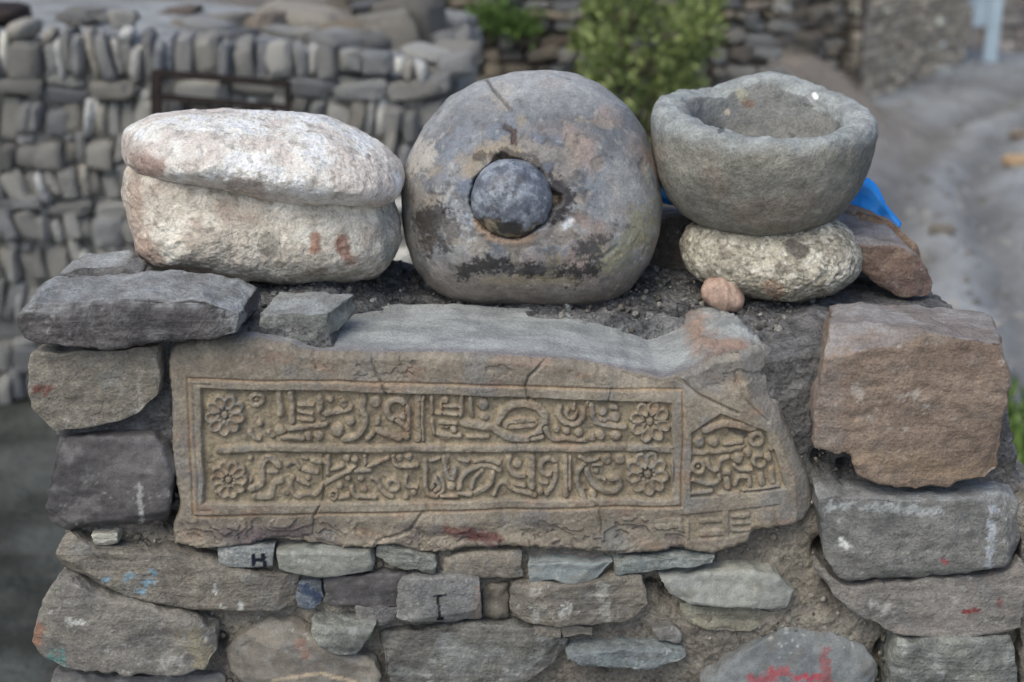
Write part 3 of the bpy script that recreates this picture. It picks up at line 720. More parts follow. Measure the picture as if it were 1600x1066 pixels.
st([(557, 952), (619, 954), (611, 974), (557, 972)], -.008, .1, pal=SLATE, seed=26, voxel=.003, smooth=3, amp=.003)
st([(625, 908), (690, 906), (747, 912), (749, 971), (687, 973), (621, 967)], -.016, .14, pal=((106, 106, 108), (120, 118, 116), (112, 110, 108)), seed=27, voxel=.0024, nchip=3, chip=.95, amp=.003, lay=.0006, tilt=(0, .06),
   label='grey block with a black ink mark and a rust-brown right edge', stains=[([(678, 932), (697, 930)], 1.9, (18, 22, 34), 1, .25, .3), ([(684, 932), (687, 966)], 2.2, (18, 22, 34), .95, .35, .8), ([(684, 968), (691, 967)], 2.6, (18, 22, 34), 1, .25, .5), ([(744, 918), (745, 970)], 4, (138, 104, 84), .6, .6, .9)])
st([(756, 922), (794, 920), (793, 967), (756, 968)], .004, .1, pal=((76, 70, 64), (96, 90, 82), (70, 66, 62)), seed=28, voxel=.003, amp=.008)
st([(799, 922), (836, 917), (900, 919), (943, 908), (1000, 904), (1010, 950), (985, 971), (921, 978), (823, 976), (800, 958)], -.018, .15, pal=WARM, seed=29, voxel=.0032, nchip=3, chip=.95, amp=.004,
   label='wide grey stone with chalky white streaks', stains=[([(938, 915), (945, 965)], 8, (150, 148, 142), .7, .6, 1.4), ([(870, 965), (888, 952)], 6, WHT, .6, .6, 1.6), ([(835, 925), (838, 970)], 5, (160, 158, 154), .5, .6, 1.6)])
st([(836, 981), (875, 980), (874, 997), (838, 997)], -.006, .08, pal=WARM, seed=30, voxel=.0024, amp=.002, jit=.7)
st([(879, 980), (925, 979), (924, 994), (905, 990), (881, 996)], -.008, .08, pal=WARM, seed=31, voxel=.0024, amp=.003, jit=.7)
st([(588, 1000), (640, 990), (700, 986), (772, 984), (850, 988), (884, 1005), (887, 1020), (850, 1048), (800, 1075), (780, 1100), (640, 1105), (600, 1060)], -.018, .2, pal=((84, 82, 80), (104, 102, 98), (112, 114, 114)), seed=32, nchip=6, chip=.93, stains=[([(700, 1030), (740, 1030)], 22, (120, 122, 122), .7, .8, 1)])
st([(887, 1031), (921, 1021), (985, 1019), (1040, 1020), (1072, 1027), (1050, 1036), (1010, 1046), (921, 1046)], -.030, .1, pal=((96, 102, 106), (112, 118, 120), (104, 104, 104)), seed=33, voxel=.003, amp=.005)
st([(1034, 904), (1104, 898), (1160, 897), (1206, 898), (1240, 925), (1223, 954), (1155, 941), (1091, 944), (1055, 929)], -.020, .15, pal=((120, 122, 120), (134, 134, 128), (124, 122, 114)), seed=34, voxel=.003, amp=.006, tilt=(0, .25), nchip=6, label='pale green-grey flaked slate in the lower right mud')
st([(1066, 946), (1110, 948), (1155, 950), (1225, 960), (1212, 973), (1168, 986), (1104, 982), (1072, 963)], -.010, .14, mat='sand', pal=((116, 112, 100), (130, 124, 108), (120, 118, 110)), seed=35, voxel=.003, amp=.005, lay=.004)
st([(1023, 986), (1050, 982), (1066, 996), (1060, 1006), (1032, 1002)], -.010, .06, pal=SLATE, seed=36, voxel=.0025)
st([(1100, 1075), (1140, 1044), (1190, 1020), (1240, 1004), (1300, 1010), (1350, 1030), (1368, 1050), (1372, 1110), (1100, 1110)], -.048, .2, pal=((92, 96, 100), (108, 110, 112), (100, 98, 96)), seed=37, label='dark blue-grey stone daubed with red paint at the bottom right', tilt=(0, .3),
   stains=[([(1178, 1062), (1212, 1058)], 9, (136, 60, 68), .8, .4, 1.2), ([(1216, 1048), (1236, 1054)], 8, (132, 60, 66), .8, .4, 1.2), ([(1250, 1058), (1275, 1056)], 7, (150, 40, 56), .8, .4, 1.3), ([(1288, 1022), (1292, 1066)], 8, (124, 58, 62), .7, .4, 1.1)])
st([(145, 838), (180, 836), (181, 850), (150, 852)], -.002, .06, pal=((150, 148, 140), (160, 156, 146), (140, 140, 134)), seed=38, voxel=.0022, amp=.002, jit=.6)
# right column
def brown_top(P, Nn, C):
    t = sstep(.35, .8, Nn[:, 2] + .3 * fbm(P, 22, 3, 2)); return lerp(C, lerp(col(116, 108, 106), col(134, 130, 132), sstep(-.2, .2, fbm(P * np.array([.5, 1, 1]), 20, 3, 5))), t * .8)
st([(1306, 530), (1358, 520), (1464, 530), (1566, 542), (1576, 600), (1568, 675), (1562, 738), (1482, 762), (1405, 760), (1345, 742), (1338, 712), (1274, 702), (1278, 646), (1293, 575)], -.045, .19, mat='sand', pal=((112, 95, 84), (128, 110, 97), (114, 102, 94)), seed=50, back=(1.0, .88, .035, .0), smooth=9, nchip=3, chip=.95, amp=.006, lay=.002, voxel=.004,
   label='large rust-brown squared block on the right side of the wall', colfn=brown_top, stains=[([(1300, 580), (1290, 690)], 24, (126, 114, 108), .7, .7, .8), ([(1335, 612), (1342, 618)], 9, (158, 148, 142), .7, .6, 1.2), ([(1352, 715), (1545, 745)], 20, (138, 116, 92), .45, .8, 1)])
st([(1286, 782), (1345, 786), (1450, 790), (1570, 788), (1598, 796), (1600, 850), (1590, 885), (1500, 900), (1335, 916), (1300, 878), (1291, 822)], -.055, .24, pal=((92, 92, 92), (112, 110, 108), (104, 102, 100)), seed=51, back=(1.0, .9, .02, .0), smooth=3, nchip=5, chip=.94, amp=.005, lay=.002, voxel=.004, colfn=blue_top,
   label='grey slate block below the brown block, whitened along its top edge', stains=[([(1295, 790), (1420, 796), (1475, 797)], 6, (160, 164, 168), .55, .6, 1.5), ([(1552, 795), (1548, 830), (1545, 880)], 6, (166, 172, 182), .6, .6, 1.4), ([(1316, 845), (1322, 853)], 6, WHT, .8, .6, 1.2), ([(1473, 876), (1478, 878)], 3, (150, 40, 50), .9)])
st([(1596, 800), (1640, 790), (1665, 800), (1665, 900), (1600, 905)], -.03, .22, pal=WARM, seed=56)
st([(1283, 893), (1335, 921), (1450, 912), (1570, 900), (1594, 876), (1612, 900), (1597, 986), (1558, 995), (1417, 998), (1347, 963), (1298, 918)], -.040, .24, mat='sand', pal=((108, 104, 102), (124, 118, 114), (128, 118, 112)), seed=52, smooth=9, nchip=3, chip=.95, amp=.004, label='smooth lens-shaped stone with a dried red drip, lower right', stains=[([(1505, 957), (1528, 955)], 4, (110, 34, 34), .9, .4, .6), ([(1560, 935), (1562, 940)], 4, (110, 34, 34), .7, .4, 1), ([(1370, 945), (1385, 950)], 7, (170, 168, 166), .6, .6, 1.3)])
st([(1404, 1008), (1490, 1002), (1582, 1000), (1590, 1060), (1592, 1110), (1390, 1110), (1394, 1060)], -.052, .22, pal=GREEN, seed=53, smooth=3, amp=.006, nchip=6)
st([(1600, 990), (1670, 980), (1670, 1110), (1604, 1110)], -.03, .2, pal=WARM, seed=57)
# bottom row running out of the picture
st([(78, 1062), (200, 1062), (345, 1070), (350, 1130), (75, 1130)], -.01, .2, pal=SLATE, seed=58)

# top of wall: loose stones (each can be lifted away)
def loose_stone(name, ol, Y, T, lab, cat='stone', mat='slate', pal=SLATE, **k):
    t = U(np.array([p[0] for p in ol]), np.array([p[1] for p in ol]), Y)
    o = prism(name, ol, Y, T, None, M[mat], pal, k.pop('seed', 5), **k); tag(o, lab, cat); return o
loose_stone('flat_stone', [(84, 452), (95, 428), (120, 420), (192, 418), (215, 432), (215, 452)], .13, .06, 'thin grey stone peeping out behind the long dark capstone', seed=60, voxel=.003, colfn=blue_top, back=(.9, .9, 0, .012))
loose_stone('slate_block', [(408, 490), (450, 492), (507, 492), (505, 530), (446, 532), (407, 514)], .035, .095, 'small pale slate block between the long capstone and the dark dome', pal=GREEN, seed=61, voxel=.003, smooth=3, nchip=2, chip=.96, amp=.003, back=(1.15, .9, .028, .008), colfn=blue_top)
loose_stone('brown_stone', [(1335, 372), (1375, 378), (1420, 392), (1450, 425), (1462, 445), (1458, 461), (1400, 463), (1370, 440), (1345, 415)], .30, .16, 'purplish brown wedge-shaped stone right of the bowl', mat='sand', pal=((104, 84, 78), (118, 96, 84), (124, 108, 92)), seed=62, voxel=.0035, nchip=6, amp=.005, back=(1, .8, -.02, .02), colfn=brown_top)
loose_stone('tan_stone', [(1318, 352), (1335, 338), (1362, 340), (1395, 352), (1425, 382), (1440, 410), (1360, 420), (1322, 400)], .42, .12, 'small tan stone behind the purplish brown wedge stone', mat='sand', pal=((120, 96, 78), (136, 112, 92), (130, 118, 108)), seed=63, voxel=.0035, nchip=6)
loose_stone('dark_stone', [(1020, 352), (1050, 344), (1085, 346), (1110, 380), (1100, 430), (1020, 430)], .44, .12, 'dark stone in the gap between the dome and the bowl', pal=((78, 72, 70), (92, 88, 86), (100, 98, 98)), seed=64, voxel=.0035)

# ================================================================== carved slab
SLAB = empty('carved_slab', (0.0, .1, float(U(760, 860, .0)[2])), 'sandstone slab carved with two framed lines of raised inscription and four rosettes', 'carved slab')
so = [(262, 552), (277, 540), (368, 531), (443, 541), (476, 553), (578, 557), (660, 556), (740, 557), (855, 566), (894, 568), (978, 582), (1040, 596), (1075, 585), (1110, 565), (1150, 556), (1190, 552), (1216, 565), (1222, 620), (1232, 665), (1250, 710), (1268, 750), (1278, 796), (1262, 816), (1223, 824), (1178, 829), (1170, 847), (1111, 866), (1065, 858), (1020, 864), (964, 866), (880, 859), (782, 857), (740, 858), (680, 866), (645, 863), (618, 854), (530, 859), (497, 851), (429, 844), (382, 854), (307, 858), (270, 854), (269, 824), (280, 790), (269, 723), (265, 621), (260, 571)]
sol = resample(so, 7, .9, 3)
STP = 1.45
hx = np.arange(254, 1286, STP); hy = np.arange(526, 872, STP); HX, HY = np.meshgrid(hx, hy)
inside = inpoly(HX, HY, sol)
De = seg_dist(HX, HY, np.concatenate([sol, sol[:1]])); De = np.where(inside, De, -De)
flat = np.stack([HX.ravel() * .001, HY.ravel() * .001, np.zeros(HX.size)], 1)
H = np.zeros(HX.shape)                       # metres towards the viewer
wob = fbm(flat, 30, 3, 4).reshape(HX.shape); wob2 = fbm(flat, 9, 3, 14).reshape(HX.shape)
WX = HX + wob * 2.6; WY = HY + wob2 * 2.6
# broad faces
H += fbm(flat, 6, 3, 1).reshape(H.shape) * .006 + fbm(flat, 28, 4, 2).reshape(H.shape) * .0026
# recessed fields
outer = [(291, 594), (520, 598), (760, 604), (1069, 613), (1064, 789), (740, 796), (500, 803), (304, 806)]
inner = [(313, 609), (520, 613), (760, 621), (1050, 631), (1049, 778), (740, 781), (500, 787), (320, 785)]
panel = [(1080, 676), (1127, 647), (1190, 672), (1202, 680), (1216, 725), (1228, 762), (1150, 772), (1080, 777)]
lowb = [(1064, 803), (1130, 797), (1190, 790), (1216, 786), (1216, 820), (1176, 826), (1140, 838), (1070, 842)]
def sd(poly):
    d = seg_dist(WX, WY, poly + [poly[0]]); return np.where(inpoly(WX, WY, poly), d, -d)
DF = .0088
di = sd(inner); dp = sd(panel); dl = sd(lowb); do = sd(outer)
rec = sstep(-1.5, 2.2, di); recp = sstep(-1.5, 2.2, dp); recl = sstep(-1.5, 2.2, dl)
H -= DF * rec + DF * .9 * recp + .003 * recl
H -= .0035 * np.exp(-(do / 1.9) ** 2)            # outer groove
H -= .0022 * np.exp(-((do - 9) / 1.6) ** 2) * (HX < 330)
H += .0012 * sstep(0, 3, do) * (1 - rec)          # proud moulding
Rl = np.zeros(H.shape)                        # raised relief on the fields, 0..1
def stroke(pts, w, h=1.0):
    global Rl
    pts = np.array(pts, float)
    if 2 < len(pts) < 12:
        for _ in range(2):
            q = pts[:-1] * .75 + pts[1:] * .25; q2 = pts[:-1] * .25 + pts[1:] * .75
            pts = np.concatenate([pts[:1], np.stack([q, q2], 1).reshape(-1, 2), pts[-1:]])
    x0, y0 = pts.min(0) - w; x1, y1 = pts.max(0) + w
    i0, i1 = np.searchsorted(hx, [x0, x1]); j0, j1 = np.searchsorted(hy, [y0, y1])
    if i1 <= i0 or j1 <= j0: return
    sl = (slice(j0, j1), slice(i0, i1))
    d = seg_dist(WX[sl], WY[sl], pts) / (w * 1.06 / 2)
    p = np.sqrt(np.clip(1 - np.clip(d, 0, 1) ** 3.6, 0, 1)) * h
    cut = sstep(1.0, 1.12, d) * sstep(1.5, 1.2, d); old = Rl[sl] * (1 - .62 * cut)
    Rl[sl] = np.where(d < 1, np.maximum(p, old * .35), old)
def arc(cx, cy, r_, a0, a1, n=14): return [(cx + r_ * math.cos(R(a0 + (a1 - a0) * k / n)), cy + r_ * math.sin(R(a0 + (a1 - a0) * k / n))) for k in range(n + 1)]
def Z(ox, oy, s):
    f = lambda l: [(ox + a / s, oy + b / s) for a, b in l]
    def S(l, w, h=1.0): stroke(f(l), w / s, h)
    def D(x, y, r_, h=1.0): stroke(f([(x, y), (x + .5, y)]), 2 * r_ / s, h)
    def Rg(x, y, r_, w, a0=0, a1=360, h=1.0): stroke(f(arc(x, y, r_, a0, a1)), w / s, h)
    return S, D, Rg
S, D, Rg = Z(300, 590, 4)      # upper line, left
Rg(400, 145, 36, 32); D(400, 145, 14, .7); S([(535, 100), (548, 240)], 44); S([(612, 110), (622, 285)], 44); S([(795, 138), (800, 240), (815, 300)], 42); S([(545, 352), (610, 330), (700, 320), (830, 302)], 34)
S([(825, 240), (900, 225), (1000, 205), (975, 175), (930, 150)], 38); S([(660, 180), (755, 186)], 20); S([(660, 222), (750, 234)], 20); S([(660, 268), (750, 275)], 26); D(545, 345, 34); S([(500, 385), (475, 355)], 28); S([(355, 350), (385, 392), (420, 395)], 32)
for a in ((725, 376, 30), (790, 370, 32), (905, 337, 42), (945, 172, 28), (1145, 156, 38), (1335, 376, 24), (860, 150, 24), (985, 280, 30), (420, 300, 22)): D(*a)
S([(560, 390), (660, 385), (690, 390)], 34); S([(1075, 132), (1055, 200), (1088, 262), (1062, 350), (1000, 388), (950, 392)], 40)
Rg(1275, 205, 62, 42); S([(1345, 190), (1355, 260), (1350, 345)], 34); S([(1280, 275), (1345, 330)], 34); S([(1158, 258), (1150, 335), (1100, 385)], 34); S([(1160, 330), (1220, 355), (1290, 385)], 44)
S([(1412, 125), (1412, 395)], 46, .8); S([(1442, 130), (1442, 400)], 18); S([(1492, 130), (1500, 232)], 26); S([(1500, 290), (1512, 372), (1600, 378)], 28); S([(1530, 235), (1620, 240)], 30); S([(1560, 150), (1560, 200)], 24); S([(1560, 305), (1640, 312)], 28)
S, D, Rg = Z(680, 600, 4)      # upper line, right
S([(60, 150), (160, 150)], 22); S([(60, 195), (160, 200)], 22); S([(30, 250), (170, 255)], 26); S([(165, 80), (165, 250)], 28); S([(222, 100), (228, 200)], 32); D(300, 136, 36); D(308, 212, 28); S([(20, 320), (150, 325)], 34); S([(200, 330), (330, 335)], 30, .8); D(60, 110, 26); D(115, 290, 22)
S([(180, 250), (270, 262), (360, 280), (420, 320), (480, 345), (570, 352), (640, 325), (680, 270), (680, 200), (640, 150), (560, 128), (480, 140), (420, 185), (400, 240)], 56); S([(450, 262), (530, 240), (610, 250)], 62, .8); S([(610, 265), (470, 280)], 30, .7)
Rg(850, 185, 76, 38, -15, 205); Rg(850, 190, 30, 26, -60, 230); S([(872, 130), (868, 165)], 22)
S([(690, 280), (708, 335), (750, 352), (800, 335), (850, 345), (900, 350), (960, 352)], 34); S([(610, 350), (670, 335)], 30)
for a in ((820, 296, 24), (895, 306, 28), (980, 336, 30), (1035, 331, 30), (1130, 330, 34), (1052, 182, 28), (1115, 158, 28), (1120, 218, 36), (755, 285, 24), (960, 130, 22)): D(*a)
S([(980, 140), (990, 250), (1080, 268), (1185, 274)], 36); S([(1040, 230), (1060, 235)], 30)
S, D, Rg = Z(310, 690, 4.1026)   # lower line, left
S([(510, 165), (480, 125), (435, 112), (402, 150), (405, 220), (405, 290), (335, 300)], 46); S([(530, 255), (485, 262), (478, 320), (465, 362), (360, 352)], 44); S([(500, 200), (450, 200)], 26)
S([(560, 160), (610, 135), (645, 180)], 30); S([(670, 190), (760, 202)], 30); S([(730, 130), (805, 140)], 34); S([(600, 240), (580, 310), (625, 362), (690, 335), (755, 352), (800, 275), (900, 225), (1000, 172)], 32); S([(640, 255), (700, 280)], 28); S([(660, 110), (690, 120)], 22)
S([(832, 100), (832, 215)], 32); S([(860, 185), (925, 155)], 30); S([(1062, 100), (1068, 178)], 26); S([(1070, 180), (1150, 135), (1215, 110)], 28); S([(1010, 192), (1095, 190)], 30)
S([(1250, 100), (1252, 172), (1400, 162)], 28); S([(1110, 240), (1160, 265), (1175, 330), (1240, 355)], 30); Rg(1245, 288, 34, 28); S([(1330, 230), (1320, 292), (1400, 300)], 26); S([(840, 335), (880, 370), (965, 352)], 28); S([(985, 300), (1000, 360), (1130, 362)], 30); Rg(868, 345, 26, 20)
for a in ((950, 112, 26), (1002, 122, 22), (1290, 110, 22), (1350, 106, 24), (1330, 356, 22), (1380, 330, 20), (905, 285, 24), (1060, 312, 22), (960, 240, 20), (1040, 245, 20), (330, 118, 18), (700, 240, 18), (560, 330, 24), (330, 250, 20)): D(*a)
S([(1455, 130), (1455, 345), (1530, 352), (1585, 300), (1540, 205), (1500, 300)], 32); S([(1490, 132), (1550, 110)], 24); S([(1590, 110), (1600, 210), (1640, 235)], 30)
S, D, Rg = Z(680, 690, 4)      # lower line, right
S([(60, 105), (68, 200), (100, 242), (120, 225), (120, 170)], 32); D(100, 278, 26); S([(0, 235), (35, 290), (0, 310)], 26); S([(40, 340), (140, 335)], 24); S([(150, 120), (200, 125)], 24)
S([(250, 130), (320, 112), (400, 135)], 36); S([(150, 300), (158, 225), (225, 165), (330, 150), (400, 185)], 34); S([(228, 285), (238, 230), (290, 185)], 30); S([(355, 200), (345, 280), (240, 325)], 36); S([(150, 320), (220, 330)], 28)
S([(460, 108), (462, 180), (510, 222), (560, 212)], 42); D(510, 145, 30); S([(605, 110), (606, 285)], 46); Rg(705, 160, 48, 34); S([(752, 160), (752, 250), (700, 322)], 32); S([(660, 250), (700, 258)], 22)
S([(370, 330), (395, 270), (440, 258), (475, 305), (580, 318), (625, 335)], 32); S([(500, 270), (560, 280)], 26); S([(812, 100), (815, 335)], 36); S([(845, 100), (838, 300)], 20)
S([(930, 145), (885, 195), (888, 280), (930, 352)], 40); S([(950, 180), (968, 240), (1010, 295), (1090, 322), (1150, 300), (1152, 230), (1100, 238)], 40); S([(905, 98), (960, 132), (1040, 108)], 26); S([(990, 150), (1045, 152)], 22); S([(1020, 230), (1060, 245)], 24)
for a in ((1080, 120, 36), (1155, 116, 36), (985, 338, 28), (660, 310, 20), (1010, 190, 18)): D(*a)
S([(-1350, 52), (-700, 50), (0, 48), (700, 46), (1470, 46)], 52, 1.05)   # the bar between the lines (written from this zoom's origin)
S, D, Rg = Z(1060, 640, 5.078)   # side panel
S([(215, 165), (350, 105), (480, 130), (600, 160)], 60, .9); D(160, 256, 46); D(280, 256, 44); S([(370, 275), (500, 262)], 40, .8); S([(115, 340), (330, 335), (520, 305)], 44, .8); Rg(615, 240, 46, 40); S([(712, 200), (738, 320)], 38)
D(545, 352, 40); Rg(155, 450, 44, 34); D(155, 450, 16); S([(225, 400), (245, 470), (320, 482), (325, 390), (420, 380)], 42); D(470, 392, 46); S([(440, 445), (490, 482), (575, 478)], 36); Rg(640, 410, 46, 34); D(712, 385, 32)
D(385, 502, 36); S([(320, 520), (322, 572), (240, 592), (120, 555)], 38); S([(388, 560), (392, 615)], 60); S([(455, 600), (470, 532), (560, 530), (560, 605)], 38); S([(650, 520), (668, 600)], 60); S([(740, 480), (752, 590)], 50, .8); S([(115, 660), (260, 640)], 36); S([(320, 665), (475, 660)], 34); S([(520, 640), (800, 600)], 26)
S([(75, 870), (75, 1010)], 24); S([(180, 880), (340, 870)], 36); S([(190, 975), (340, 968)], 52); S([(370, 810), (372, 985)], 52); S([(430, 840), (560, 830)], 34); S([(430, 895), (560, 885)], 26); S([(430, 950), (560, 940)], 26); S([(590, 800), (595, 920)], 34); D(690, 855, 88, .8)
fld = np.maximum(np.maximum(rec, recp), recl * .45)
# rosettes
ROS = [(350, 650, 33, 9, .2), (357.5, 749.5, 31, 10, .0), (1016, 660, 34, 8, .25), (1012, 740, 35, 9, .1)]
rosR = np.zeros(H.shape)
for cx, cy, r_, n_, ph in ROS:
    X = WX - cx; Y = WY - cy; 
    h = np.zeros(H.shape)
    for k in range(n_):
        a = ph + k * 2 * math.pi / n_; u = (X * math.cos(a) + Y * math.sin(a)) / r_; v = (-X * math.sin(a) + Y * math.cos(a)) / r_
        wd = .07 + .235 * np.clip((u - .12) / .6, 0, 1) ** .8
        e = np.sqrt(((u - .60) / .42) ** 2 + (v / (wd + .01)) ** 2)
        h = np.maximum(h, np.where(e < 1, .72 + .33 * np.exp(-((e - .72) / .22) ** 2) - .34 * np.exp(-(e / .38) ** 2), 0) * sstep(1.0, .86, e))
    rr = np.hypot(X, Y) / r_
    h = np.maximum(h, sstep(.19, .13, rr) * 1.05)
    rosR = np.maximum(rosR, h); Rl = np.where(rr < 1.05, h, Rl)
# worn: relief sinks and blurs in places
wear = 1 - .28 * sstep(.05, .35, fbm(flat, 22, 3, 21).reshape(H.shape))
wear *= 1 - .30 * sstep(560, 460, HX) * (HY > 715) * (HX > 400) - .2 * ((HX > 560) & (HX < 650) & (HY > 715))
H += Rl * fld * DF * .92 * wear
H += fld * fbm(flat, 90, 3, 33).reshape(H.shape) * .0016 - fld * .0012 * sstep(.1, .3, fbm(flat, 45, 3, 35).reshape(H.shape))
# cracks
def crack(l, w, dep):
    global H
    d = seg_dist(HX + wob * 5, HY + wob2 * 5, l); H -= dep * np.exp(-(d / w) ** 2)
for l, w, dep in (([(578, 557), (586, 585), (597, 604), (604, 620)], 2.2, .006), ([(505, 712), (506, 780), (490, 808), (488, 856)], 1.8, .005), ([(855, 566), (826, 592), (820, 605), (824, 626)], 2.2, .006), ([(1040, 580), (1075, 606), (1100, 622), (1150, 645)], 2.0, .006), ([(915, 770), (938, 796), (942, 830)], 2.0, .005), ([(954, 608), (950, 630)], 1.4, .004), ([(1150, 585), (1165, 625), (1200, 660)], 2, .004), ([(660, 800), (640, 830), (590, 846)], 2.4, .006), ([(665, 780), (668, 800)], 1.5, .003), ([(1052, 700), (1056, 730), (1052, 760)], 3, .005)):
    crack(l, w, dep)
# flaking of the lower margin and the chipped upper edge
fl = fbm(flat * np.array([1, 1.6, 1]), 16, 4, 41).reshape(H.shape)
low = sstep(-4, 26, HY - (806 + 10 * np.sin(HX / 90.0))) * (HX < 1070)
H -= low * (.0035 * np.round(np.clip(fl * 4 + 1.2, 0, 3)) + .001)
up = sstep(600, 575, HY - (HX - 262) * .02) ; H -= up * .0022 * np.round(np.clip(fl * 4, 0, 2))
ch = sstep(40, 8, seg_dist(HX, HY, [(985, 580), (1060, 596)])); H -= ch * (.010 + .008 * np.abs(fl))
ch2 = sstep(30, 6, seg_dist(HX, HY, [(1120, 592), (1145, 590)])); H -= ch2 * .005
ch3 = sstep(34, 4, seg_dist(HX, HY, [(645, 862), (760, 850)])); H -= ch3 * .004
# the right flank of the slab falls away; all edges round off
fk = [(1153, 556), (1172, 625), (1204, 662), (1222, 700), (1240, 745), (1244, 800), (1240, 835)]
dx_ = HX - np.interp(HY, [p[1] for p in fk], [p[0] for p in fk]); H -= np.clip(dx_, 0, 60) * .001 * .75
re = 9 + 3 * wob
H -= .016 * (1 - np.sqrt(np.clip(1 - (1 - np.clip(De / re, 0, 1)) ** 2, 0, 1)))
P = U(HX.ravel(), HY.ravel(), 0.0); P[:, 1] = -H.ravel() + (0.03 * (P[:, 2] - .85))
vis = De > -STP * .8
I = np.arange(HX.size).reshape(HX.shape)
fm = vis[:-1, :-1] & vis[1:, :-1] & vis[:-1, 1:] & vis[1:, 1:]
Fq = np.stack([I[1:, :-1][fm], I[1:, 1:][fm], I[:-1, 1:][fm], I[:-1, :-1][fm]], 1)
# colour: tan weathered faces, ochre dust caught in the fields, purple-grey iron bands, red smear
fx = flat
C = lerp(col(117, 108, 97), col(136, 125, 111), sstep(-.25, .3, fbm(fx, 8, 4, 51)))
C = lerp(C, col(112, 110, 110), sstep(.0, .35, fbm(fx, 14, 4, 52)) * .7)
C = lerp(C, col(130, 106, 90), sstep(.12, .4, fbm(fx * np.array([1, 2, 1]), 17, 4, 53)) * .6)
C = lerp(C, col(92, 82, 84), sstep(-.05, .3, fbm(fx * np.array([1, 1.8, 1]), 11, 4, 54)) * (sstep(800, 835, HY.ravel()) * (HX.ravel() < 1060) * .75 + .15))
ff = fld.ravel(); rl = Rl.ravel()
C = lerp(C, lerp(col(112, 101, 82), col(136, 122, 99), sstep(-.2, .2, fbm(fx, 40, 3, 55))), ff * (1 - rl * .75) * .75)
C = lerp(C, col(146, 116, 84), ff * np.exp(-((rl - .45) / .25) ** 2) * .35)
C = lerp(C, col(150, 118, 84), np.exp(-((do.ravel()) / 2.6) ** 2) * .45)
C = C * (1 + .35 * fbm(fx, 110, 3, 56))[:, None]
rd = seg_dist(HX.ravel(), HY.ravel(), [(700, 828), (735, 834), (775, 842)]) + fbm(fx * np.array([1, 2.5, 1]), 60, 3, 57) * 16
C = lerp(C, col(98, 56, 54), sstep(14, 3, rd) * .8)
gy_ = sstep(0, 10, dx_.ravel()); C = lerp(C, col(118, 114, 112), gy_ * .8)
dk = seg_dist(HX.ravel(), HY.ravel(), [(1140, 674), (1165, 680)]); C = lerp(C, col(52, 50, 54), sstep(9, 4, dk + fbm(fx, 60, 2, 5) * 8) * .8)  # shade of the side panel's hollow, painted in as a dark spot
# split the one carved surface into its carved parts
fcx = HX.ravel()[Fq].mean(1); fcy = HY.ravel()[Fq].mean(1)
part = np.zeros(len(Fq), int)
fo = do.ravel()[Fq].mean(1); fi = di.ravel()[Fq].mean(1); fpn = dp.ravel()[Fq].mean(1); flb = dl.ravel()[Fq].mean(1)
part[fo > 0] = 1; part[(fi > -1) & (fcy < 702)] = 2; part[(fi > -1) & (fcy >= 702)] = 3; part[fpn > -1] = 4; part[flb > -1] = 5
for k, (cx, cy, r_, _, _) in enumerate(ROS): part[np.hypot(fcx - cx, fcy - cy) < r_ * 1.06] = 6 + k
full = mesh_np('f', P, Fq); _, FN = getv(full); bpy.data.meshes.remove(full)
def face_part(name, sel, label=None):
    F_ = Fq[sel]; u, inv = np.unique(F_, return_inverse=True)
    me = mesh_np(name, P[u], inv.reshape(F_.shape)); setcol(me, C[u])
    nn = FN[u]; me.normals_split_custom_set_from_vertices([tuple(v) for v in nn])
    o = link(name, me, M['carved'], SLAB)
    if label: o['label'] = label
face_part('border', part == 0); face_part('frame', part == 1)
face_part('inscription', part == 2, 'upper line of raised carved script'); face_part('inscription', part == 3, 'lower line of raised carved script')
face_part('inscription', part == 4, 'carved script in the pointed side panel'); face_part('inscription', part == 5, 'broken strip of blocky carving at the lower right')
for k in range(4): face_part('rosette', part == 6 + k)
# body of the slab
ol = sol[::2]; F2 = U(ol[:, 0], ol[:, 1], 0.0); F2[:, 1] = .0135 + .03 * (F2[:, 2] - .85)
# follow the falling flank
dxe = np.clip(ol[:, 0] - np.interp(ol[:, 1], [p[1] for p in fk], [p[0] for p in fk]), 0, 60) * .00075; F2[:, 1] += dxe
B = F2.copy(); topm = ol[:, 1] < 620; B[:, 1] = .235; B[:, 2] += np.where(topm, .012, .02); B[:, 0] = B[:, 0] * .97 - .0
B[topm, 0] = np.clip(B[topm, 0], -.27, .36)
# level the ledge where the chipped edge dips
n = len(ol); V = np.concatenate([F2, B]); Fs = [list(range(n)), list(range(2 * n - 1, n - 1, -1))] + [[k, n + k, n + (k + 1) % n, (k + 1) % n] for k in range(n)]
me = remesh(V, Fs, .004, 1); P2, N2 = getv(me)
P2 = P2 + N2 * (fbm(P2, 10, 3, 61) * .004 + fbm(P2, 45, 3, 62) * .0012)[:, None] * sstep(.015, .04, P2[:, 1])[:, None]
stp = sstep(.27, .33, P2[:, 0]) * (N2[:, 2] > .3); P2[:, 2] += stp * (np.round(fbm(P2, 16, 3, 68) * 5) * .0045 - .004)
setv(me, P2); P2, N2 = getv(me); px, py = proj(P2)
C2 = lerp(col(110, 102, 94), col(124, 114, 104), sstep(-.2, .3, fbm(P2, 10, 3, 63)))
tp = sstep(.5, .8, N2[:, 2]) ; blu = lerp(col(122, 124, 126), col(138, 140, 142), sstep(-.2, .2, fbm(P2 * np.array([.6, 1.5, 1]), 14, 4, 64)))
C2 = lerp(C2, blu, tp)
